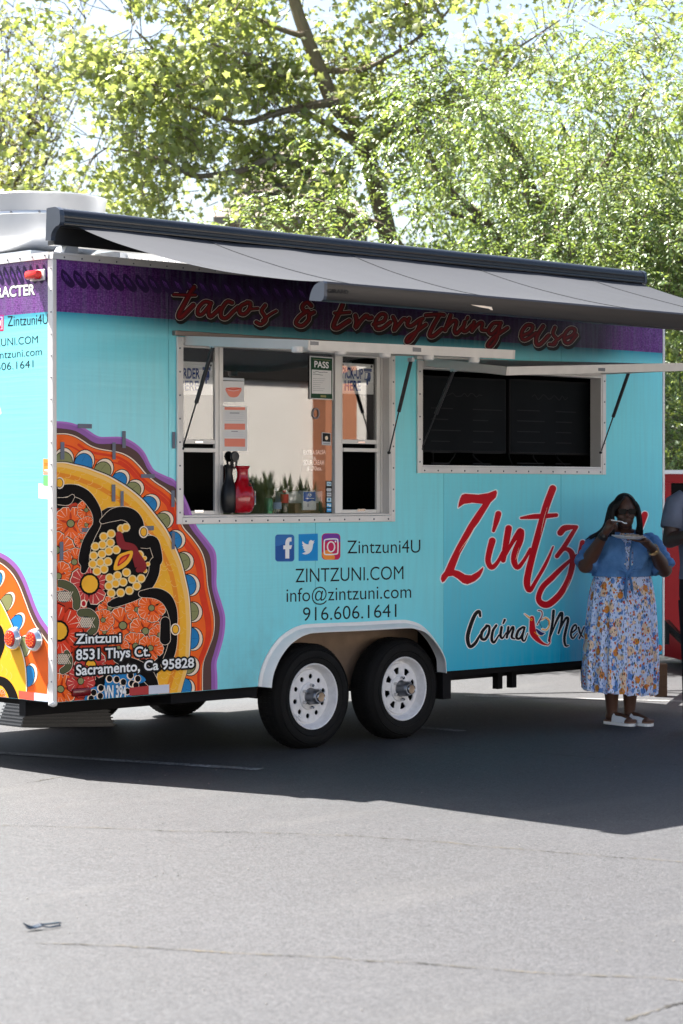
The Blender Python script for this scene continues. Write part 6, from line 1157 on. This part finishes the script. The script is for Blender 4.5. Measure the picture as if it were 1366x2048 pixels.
# legs and feet
for (hx, kx, ax_, foot) in ((1226, 1222, 1224, 1232), (1266, 1262, 1259, 1270)):
    hip, kne, ank = wp(hx, 1200, 0), wp(kx, 1315, -.01), wp(ax_, 1432, .03); capsule(mb, [hip, hip.lerp(kne, .5), kne], [.098, .085, .062]); capsule(mb, [kne, kne.lerp(ank, .35), kne.lerp(ank, .8), ank], [.058, .062, .044, .037])
    fd = (R_*.62-F0*.78).normalized(); hl = Vector((ank.x, ank.y, .055))-fd*.02; toe = hl+fd*.19; capsule(mb, [hl, hl.lerp(toe, .5)-UP*.004, toe-UP*.018], [.036, .038, .026]); sd = fd.cross(UP)
    for k in range(5): tb = toe-UP*.020+sd*(-.034+.017*k)+fd*(.012-.006*abs(k-1)); capsule(mb, [tb-fd*.03, tb+fd*(.018-.002*k)], [.012, .011-.0012*k if k else .013], None, 8)
body = remesh('body', mb, SK1, WM, .0055, 3)
# skirt of the floral dress
def floral():
    q = N('floral_print'); p = q.co(); c = q.mix(q.noise(p, 9, 3), lin((196, 216, 255)), lin((228, 236, 255)))
    def spots(sc, thr, col, cin, seed, jit=1.):
        v = q.mapp(p, (1, 1, .82), (seed, seed*2.1, seed*.7)); w_ = q.noise(v, sc*2.6, 3); vv = q.n('VectorMath', operation='ADD'); q.set(vv, 0, v); s_ = q.n('VectorMath', operation='SCALE'); s_.inputs[0].default_value = (.016, .016, .016); q.set(s_, 'Scale', w_); q.set(vv, 1, s_.outputs[0])
        d = q.vor(vv.outputs[0], sc); rc = q.sep(q.vor(vv.outputs[0], sc, out='Color'))[0]; return q.op('MULTIPLY', q.op('LESS_THAN', d, thr), q.op('LESS_THAN', rc, cin))
    for sc, thr, col, cin, seed in [(24, .44, lin((96, 142, 208)), .42, 1.), (52, .36, lin((120, 160, 220)), .5, 2.), (15, .47, lin((236, 206, 176)), .32, 3.), (30, .40, lin((244, 214, 184)), .34, 3.6), (19, .42, lin((222, 142, 58)), .25, 4.), (42, .36, lin((204, 104, 44)), .3, 5.), (44, .26, lin((200, 34, 54)), .16, 6.), (70, .28, lin((60, 76, 140)), .26, 7.), (80, .28, lin((160, 130, 200)), .26, 8.)]: c = q.mix(spots(sc, thr, col, cin, seed), c, col)
    for ang, seed in ((.5, 9.), (-.6, 10.), (1.2, 11.)):
        v = q.mapp(p, (80, 80, 24), (seed, seed, seed), (0, ang, ang)); d = q.vor(v, 1.0); rc = q.sep(q.vor(v, 1.0, out='Color'))[1]; c = q.mix(q.op('MULTIPLY', q.op('LESS_THAN', d, .27), q.op('LESS_THAN', rc, .34)), c, lin((56, 72, 62)))
    q.principled(c, .75, 0, .25, q.bump(q.noise(p, 300, 2), .1, .002)); return q.m
FLO = floral()
RG = [(1146, 1188, 1300, .155, .0), (1152, 1187, 1301, .16, .03), (1165, 1183, 1304, .175, .12), (1185, 1178, 1307, .19, .25), (1210, 1174.5, 1310, .205, .4), (1245, 1171.5, 1312, .215, .55), (1285, 1169, 1314, .225, .75), (1325, 1167, 1314.5, .235, .9), (1352, 1165.5, 1314, .24, 1.0), (1384, 1166, 1312, .24, 1.05)]
rr = random.Random(9); NF = 144; ph = [rr.uniform(0, 6.28) for _ in range(4)]; fold = [.9*math.sin(17*2*PI*j/NF+ph[0]+.8*math.sin(3*2*PI*j/NF))+.5*math.sin(29*2*PI*j/NF+ph[1])+.5*math.sin(7*2*PI*j/NF+ph[2]) for j in range(NF)]
rings = []; RGs = spl(RG, 4)
for (py, xl, xr, ry, f) in RGs:
    def fn(a, j, py=py, xl=xl, xr=xr, ry=ry, f=f):
        cx_, rx = (lx(xl)+lx(xr))/2, (lx(xr)-lx(xl))/2; k = 1+.08*f*fold[j]+.012*fold[(j*3) % NF]*(1-f); z = lz(py)
        if py > 1375: z += -.018*math.cos(a)*1.0+.012*fold[j]*.5
        k2 = 1+(k-1)*(.4+.6*abs(math.sin(a))); return wl(cx_+rx*math.cos(a)*k2, ry*math.sin(a)*k-.01, z)
    rings.append(fn)
vs, fs = ring_loft(rings, NF); mb = MB(); mb.add(vs, fs); mb.build('skirt', FLO, WM, smooth='full')
BR = [(1066, 1226, 1270, .07), (1074, 1204, 1290, .10), (1086, 1196, 1297, .135), (1105, 1194, 1297, .17), (1125, 1193, 1298, .178), (1142, 1191, 1298, .165), (1156, 1190, 1300, .165)]
def torso(py, xl, xr, ry, grow, fa=0.):
    def fn(a, j):
        cx_, rx = (lx(xl)+lx(xr))/2, (lx(xr)-lx(xl))/2+grow; bust = .03*max(0, -math.sin(a))*math.exp(-((py-1108)/20)**2)*(abs(math.cos(a))*1.6+.3); wr = fa*(math.sin(a*9+py*.11)+.7*math.sin(a*5-py*.07)); return wl(cx_+(rx+wr)*math.cos(a), ((ry+grow+wr)*math.sin(a))-bust-.005, lz(py))
    return fn
vs, fs = ring_loft([torso(*b, .004) for b in spl(BR, 3)], 64); mb = MB(); mb.add(vs, fs); mb.build('bodice', FLO, WM, smooth='full')
# denim shirt: open front, rolled sleeves, tied hem
DEN = N('denim'); p = DEN.pos(); d1 = DEN.noise(p, 22, 4); d2 = DEN.noise(p, 400, 2); DEN.principled(DEN.mix(DEN.op('ADD', DEN.op('MULTIPLY', d1, .7), DEN.op('MULTIPLY', d2, .3)), lin((54, 98, 156)), lin((112, 160, 212))), .8, 0, .2, DEN.bump(DEN.noise(p, 26, 4), .6, .02)); DEN = DEN.m
SR = [(1064, 1222, 1274, .078), (1070, 1204, 1290, .10), (1078, 1190, 1302, .125), (1090, 1187, 1305, .155), (1108, 1187, 1305, .185), (1126, 1187.5, 1304.5, .192), (1140, 1188, 1302, .178), (1152, 1187, 1301, .174)]
SRs = spl(SR, 4); NS = 160
gc = .75*NS  # front
def gapf(i, j):
    py = SRs[i][0]; hw = 2.4+max(0, (1084-py))*.42 if py < 1084 else 2.6 if py < 1141 else -1
    return abs(j+.5-(gc+2)) < hw
vs, fs = ring_loft([torso(*b, .012, .0055) for b in SRs], NS, gapf); mb = MB(); mb.add(vs, fs)
for S_, E_ in ((SH_R, EL_R), (SH_L, EL_L)):
    d = E_-S_; q = [S_-d*.22+UP*.0, S_, S_+d*.3, S_+d*.6, S_+d*.88]; k0 = len(mb.v); mb.tube(spl([tuple(v) for v in q], 5), [.05+.034*min(1, i/6)+.004*math.sin(i*1.7) for i in range(21)], 24, None, False)
    c1, c2 = S_+d*.80, S_+d*1.02; mb.tube([c1, c1.lerp(c2, .1), c1.lerp(c2, .5), c1.lerp(c2, .9), c2, c2, c1.lerp(c2, .5)], [.084, .090, .091, .088, .082, .072, .070], 24, None, False)
mb.build('shirt', DEN, WM, smooth='full')
mb = MB()   # collar, placket, knot and tails
for s_ in (-1, 1): a = wp(1249+s_*20, 1066, -.04); mb.tube(spl([tuple(wp(1249+s_*13, 1060, .03)), tuple(a), tuple(wp(1254+s_*11, 1082, -.14)), tuple(wp(1254+s_*7, 1110, -.215)), tuple(wp(1254+s_*6.2, 1142, -.20))], 5), [.012, .017, .018, .019, .020, .017, .013, .012, .011, .010]+[.0095]*11, 8, None, True, .4)
mb.ball(wp(1256, 1147, -.195), (.024, .018, .022), None, 12, 8, Rw)
mb.tube(spl([tuple(wp(1255, 1148, -.20)), tuple(wp(1252, 1168, -.215)), tuple(wp(1251, 1190, -.225)), tuple(wp(1253, 1202, -.225))], 4), [.014, .017, .021, .024, .027, .029, .030, .030, .026, .021, .016, .010, .004], 10, None, True, .4)
mb.tube(spl([tuple(wp(1258, 1148, -.20)), tuple(wp(1262, 1162, -.225)), tuple(wp(1265, 1180, -.235)), tuple(wp(1266, 1193, -.235))], 4), [.012, .014, .017, .019, .020, .020, .019, .017, .015, .012, .009, .006, .003], 10, None, True, .4)
for s_ in (-1, 1):
    for k in range(3): mb.tube(spl([tuple(wp(1256, 1146, -.195)), tuple(wp(1256+s_*14, 1140-k*7, -.205)), tuple(wp(1256+s_*30, 1138-k*10, -.185))], 4), [.009, .009, .008, .008, .007, .006, .005, .004, .002], 6)
mb.build('shirt_tie', DEN, WM, smooth='full')
mb = MB()
for px, py in ((1250, 1128), (1264, 1129)): mb.ball(wp(px, py, -.225), .006, None, 8, 6)
mb.build('button', WHITE, WM)
# hair
rr = random.Random(14); mb = MB(); top = HC+UP*.112
mb.ball(HC+UP*.035+F0*.022, (.084, .094, .100), None, 28, 18, Rh)
def lock(p0, p1, p2, p3, r): mb.tube(spl([tuple(p0), tuple(p1), tuple(p2), tuple(p3)], 5), [r*(.55+.45*math.sin(PI*min(1, (i+2)/14))) if i < 13 else r*(1-(i-12)/3.4) for i in range(16)], 7, None, True, .6)
for k in range(170):
    t = rr.random(); s_ = -1 if rr.random() < .6 else 1; b = rr.random()     # b: 0 front .. 1 back
    yy = -.055+.16*b; p0 = HC+UP*(.118-.03*b)+F0*(yy*.6)+R_*(.006+s_*.008)
    if s_ < 0: p1 = HC+R_*(-.078-.02*t)+UP*(.03+.02*rr.random())+F0*yy; p2 = HC+R_*(-.085-.07*t)+UP*(-.08-.03*t)+F0*(yy*.8-.02); p3 = HC+R_*(-.075-.20*t*rr.uniform(.7, 1.05))+UP*(-.165-.03*t)+F0*(yy-.01)
    else: p1 = HC+R_*(.074+.012*t)+UP*(.03+.02*rr.random())+F0*yy; p2 = HC+R_*(.090+.022*t)+UP*(-.07)+F0*(yy*.8-.015); p3 = HC+R_*(.07+.05*t)+UP*(-.15-.03*t)+F0*(yy*.7-.04)
    lock(p0, p1, p2, p3, rr.uniform(.009, .016))
for k in range(16): t = k/15; lock(HC+UP*.118+R_*.01, HC+R_*(-.03-.045*t)+UP*(.088-.03*t)-F0*(.072-.02*t), HC+R_*(-.082)+UP*(-.01)-F0*(.052), HC+R_*(-.10-.05*t)+UP*(-.12)-F0*.03, .010)
for k in range(10): t = k/9; lock(HC+UP*.118+R_*.012, HC+R_*(.045+.03*t)+UP*(.085-.03*t)-F0*(.068-.02*t), HC+R_*(.083)+UP*(-.005)-F0*(.045), HC+R_*(.09)+UP*(-.12)-F0*.04, .009)
mb.build('hair', HAIRM, WM, smooth='full')
# sunglasses
sg = empty = bpy.data.objects.new('sunglasses', None); COL.objects.link(sg); sg.parent = WM; sg.location = HC-wloc(WM); gz = UP*.004
mb = MB()
for s_ in (-1, 1):
    c = HC+R_*.034*s_-F0*.094+gz+R_*.004; o_ = [(-.028, .014), (-.022, .019), (.022, .019), (.029, .014), (.026, -.012), (.018, -.019), (-.016, -.019), (-.025, -.012)]; mb.prism(o_, lambda u_, v_, t_: c+R_*u_+UP*v_-F0*(t_-.25*abs(u_)*0), 0, .008)
    mb.tube([c+R_*.030*s_+UP*.010, HC+R_*.078*s_+gz+UP*.008, HC+R_*.080*s_+F0*.01+UP*.01], .004, 6)
mb.tube([HC+R_*-.004-F0*.099+gz+UP*.006, HC+R_*.008-F0*.101+gz+UP*.008, HC+R_*.014-F0*.099+gz+UP*.006], .004, 6)
mb.build('frame', mat('sunglass_black', (.004, .004, .005), .3, 0, .07), sg)
# slides
for (ax_, nm) in ((1224, 0), (1259, 1)):
    ank = wp(ax_, 1432, .03); fd = (R_*.62-F0*.78).normalized(); sd = fd.cross(UP); hl = Vector((ank.x, ank.y, 0))-fd*.045; sl_ = bpy.data.objects.new('slide', None); COL.objects.link(sl_); sl_.parent = WM; sl_.location = hl-wloc(WM)
    so_ = [(-.01, -.030), (.03, -.036), (.12, -.038), (.20, -.046), (.245, -.036), (.262, 0), (.25, .034), (.20, .045), (.12, .040), (.03, .036), (-.01, .030), (-.02, 0)]; so_ = spl(so_, 3, True)
    mb = MB(); mb.prism(so_, lambda u_, v_, t_: hl+fd*u_+sd*v_+UP*t_, .0, .020); mb.build('sole', WHITE, sl_); mb = MB(); mb.prism([(u_*.985+.002, v_*.97) for u_, v_ in so_], lambda u_, v_, t_: hl+fd*u_+sd*v_+UP*t_, .0205, .030); mb.build('footbed', mat('tan_footbed', (.22, .12, .08), .8), sl_)
    vs = []; n1, n2 = 12, 10
    for i in range(n1+1):
        u_ = .085+.125*i/n1; hh_ = .088-.032*(i/n1)**1.2
        for j in range(n2+1): a = PI*j/n2; vs.append(hl+fd*u_+sd*(math.cos(a)*.047)+UP*(.022+(hh_-.022)*math.sin(a)**.75))
    mb = MB(); mb.add(vs, [(i*(n2+1)+j, i*(n2+1)+j+1, (i+1)*(n2+1)+j+1, (i+1)*(n2+1)+j) for i in range(n1) for j in range(n2)]); mb.build('strap', mat('white_leather', (.74, .75, .78), .5), sl_, smooth='full')
# watch and bracelets
def torus(mb, c, axis, R, r, n=24, k=8):
    axis = Vector(axis).normalized(); u_ = axis.orthogonal().normalized(); w_ = axis.cross(u_); mb.tube([c+(u_*math.cos(2*PI*i/n)+w_*math.sin(2*PI*i/n))*R for i in range(n+1)], r, k, None, False)
ax_ = (WR_R-EL_R).normalized(); c = WR_R-ax_*.022; mb = MB(); mb.tube([c-ax_*.012, c+ax_*.012], [.0375, .0355], 20, None, False); mb.ball(c-F0*.034+R_*.0, (.016, .008, .018), None, 12, 8, Rw); mb.build('watch', BLK, WM)
ax_ = (WR_L-EL_L).normalized(); GOLD = mat('gold_bangle', (.80, .55, .28), .2, 1.)
for k in range(3): mb = MB(); torus(mb, WR_L-ax_*(.012+.011*k), ax_+R_*.12*(k-1), .039, .0022); mb.build('bangle', GOLD, WM)
# fork, plate, food (held things)
mb = MB(); mb.tube(spl([tuple(wp(1222, 1040, -.345)), tuple(wp(1236, 1042, -.358)), tuple(wp(1243, 1043, -.345)), tuple(wp(1248, 1046, -.32)), tuple(wp(1253.5, 1046.5, -.285))], 4), [.0035]*9+[.005]*8, 8, None, True, .6); tag(mb.build('plastic_fork', WHITE), 'white plastic fork the woman lifts to her mouth', 'fork')
c = wp(1257.5, 1077.5, -.34); axp = (UP+R_*.05-F0*.02).normalized()
mb = MB(); mb.lathe([(0, 0), (.080, .0), (.088, .003), (.116, .016), (.120, .018), (.120, .020), (.114, .019), (.086, .006), (0, .004)], c, axp, 48); tag(mb.build('paper_plate', mat('paper_plate_white', (.80, .80, .83), .6), smooth=True), 'white paper plate held level in one hand of the woman', 'plate')
mb = MB(); rr = random.Random(3)
for k in range(34): a = rr.uniform(0, 6.28); q = rr.random()**.5*.065; mb.ball(c+R_*(.035+q*math.cos(a))+F0*q*math.sin(a)+UP*(.012+.012*rr.random()), (rr.uniform(.008, .018), rr.uniform(.008, .016), rr.uniform(.006, .012)), None, 8, 6)
tag(mb.build('food', mat('rice_food', (.46, .36, .27), .8, 0, .3, .3, 60)), 'helping of rice heaped on the right half of the paper plate', 'food')
# ---------------- man at the right edge
OM = pc(1412, 1470, 15.7); OM = Vector((OM.x, OM.y, 0)); DM = 15.7
def mp(px, py, dy=0.): return atD(px, py, DM+dy)
MN = thing('person', 'man in a grey short sleeved shirt and black trousers standing before the red trailer', 'person', OM); mb = MB(); H2 = mp(1412, 938, -.02)
mb.ball(H2+UP*.02, (.076, .096, .105), None, 22, 14, Rw); mb.ball(H2-UP*.055-F0*.02, (.058, .065, .075), None, 18, 12, Rw); mb.tube([H2-F0*.086+UP*.01, H2-F0*.115-UP*.03], [.009, .015], 8)
for s_ in (-1, 1): mb.ball(H2+R_*.078*s_, (.01, .02, .03), None, 8, 6, Rw); mb.ball(H2+R_*.03*s_-F0*.078+UP*.012, (.02, .012, .012), None, 8, 6, Rw)
mb.ball(H2-F0*.08-UP*.068, (.026, .014, .012), None, 10, 6, Rw); capsule(mb, [H2-UP*.08+F0*.02, mp(1412, 990, .02)], [.058, .066])
for py, wx, wy in ((1010, .17, .1), (1040, .185, .125), (1080, .18, .13), (1120, .17, .125), (1160, .175, .125), (1190, .18, .13)): mb.ball(mp(1412, py, 0), (wx, wy, .08), None, 20, 12, Rw)
S1_, E1_, W1_ = mp(1352, 1008, .0), mp(1339, 1082, -.04), mp(1392, 1066, -.30); S2_, E2_, W2_ = mp(1472, 1008, .0), mp(1490, 1090, -.05), mp(1440, 1075, -.30)
for S_, E_, Wr in ((S1_, E1_, W1_), (S2_, E2_, W2_)):
    capsule(mb, [S_, S_.lerp(E_, .5), E_], [.066, .058, .050]); capsule(mb, [E_, E_.lerp(Wr, .35), Wr], [.050, .047, .030]); hd = (Wr-E_).normalized(); ctr_ = Wr+hd*.055; capsule(mb, [Wr, ctr_], [.030, .034]); fingers(mb, ctr_+hd*.04, hd, UP*-1, F0*-.4+UP*.2+hd.cross(UP)*.6, [.078, .084, .078, .062], .0095, [.6, .65, .7, .75]); capsule(mb, [Wr+hd*.03+UP*.02, Wr+hd*.07+UP*.04, Wr+hd*.10+UP*.035], [.014, .011, .0095], None, 10)
for hx, ax2 in ((1390, 1388), (1434, 1438)):
    hip, ank = mp(hx, 1195), mp(ax2, 1440); kne = hip.lerp(ank, .5)-F0*.02; capsule(mb, [hip, kne, Vector((ank.x, ank.y, .09))], [.095, .068, .045]); ft = Vector((ank.x, ank.y, .04)); capsule(mb, [ft+F0*.04, ft-F0*.17-UP*.008], [.042, .034])
remesh('body', mb, SK2, MN, .008, 3)
TEE = mat('grey_shirt', lin((104, 112, 130)), .85, 0, .2, .12, 30, .15, 200); BT = mat('black_trousers', (.012, .012, .014), .85, 0, .2)
mb = MB(); T2 = spl([(990, 1392, 1432, .085), (1000, 1368, 1456, .10), (1012, 1354, 1470, .125), (1045, 1352, 1472, .15), (1085, 1357, 1468, .158), (1125, 1359, 1466, .152), (1158, 1358, 1468, .152)], 4)
def tfn(py, xl, xr, ry):
    def fn(a, j): cx_ = ((xl+xr)/2-1412)/(FPX/DM); rx = (xr-xl)/2/(FPX/DM); wv = .003*math.sin(7*a+py*.08); return Vector((OM.x, OM.y, 0))+R_*(cx_+(rx+wv)*math.cos(a))+F0*((ry+wv)*math.sin(a))+UP*(1.64+(HOR-py)/(FPX/DM))
    return fn
vs, fs = ring_loft([tfn(*t_) for t_ in T2], 48); mb.add(vs, fs)
for S_, E_ in ((S1_, E1_), (S2_, E2_)): d = E_-S_; mb.tube([S_-d*.2+(mp(1412, 1010)-S_)*.25, S_, S_+d*.3, S_+d*.62, S_+d*.66, S_+d*.60], [.06, .078, .080, .080, .078, .070], 24, None, False)
mb.build('shirt', TEE, MN, smooth='full'); mb = MB()
vs, fs = ring_loft([tfn(*t_) for t_ in [(1150, 1359, 1467, .148), (1165, 1359, 1467, .15), (1190, 1358, 1468, .155), (1210, 1360, 1466, .15)]], 48); mb.add(vs, fs)
for hx, ax2 in ((1388, 1388), (1436, 1438)): hip, ank = mp(hx, 1200), mp(ax2, 1440); mb.tube([hip, hip.lerp(Vector((ank.x, ank.y, .1)), .5)-F0*.02, Vector((ank.x, ank.y, .07))], [.108, .088, .075], 24, None, False)
mb.build('trousers', BT, MN, smooth='full'); mb = MB(); mb.ball(H2+UP*.045+F0*.015, (.082, .098, .095), None, 22, 14, Rw); mb.build('hair', HAIRM, MN, smooth=True)
mb = MB()
for ax2 in (1388, 1438): ank = mp(ax2, 1440); ft = Vector((ank.x, ank.y, .0)); capsule(mb, [ft+F0*.05+UP*.045, ft-F0*.08+UP*.042, ft-F0*.19+UP*.036], [.047, .044, .037])
mb.build('shoe', BLK, MN, smooth='full')
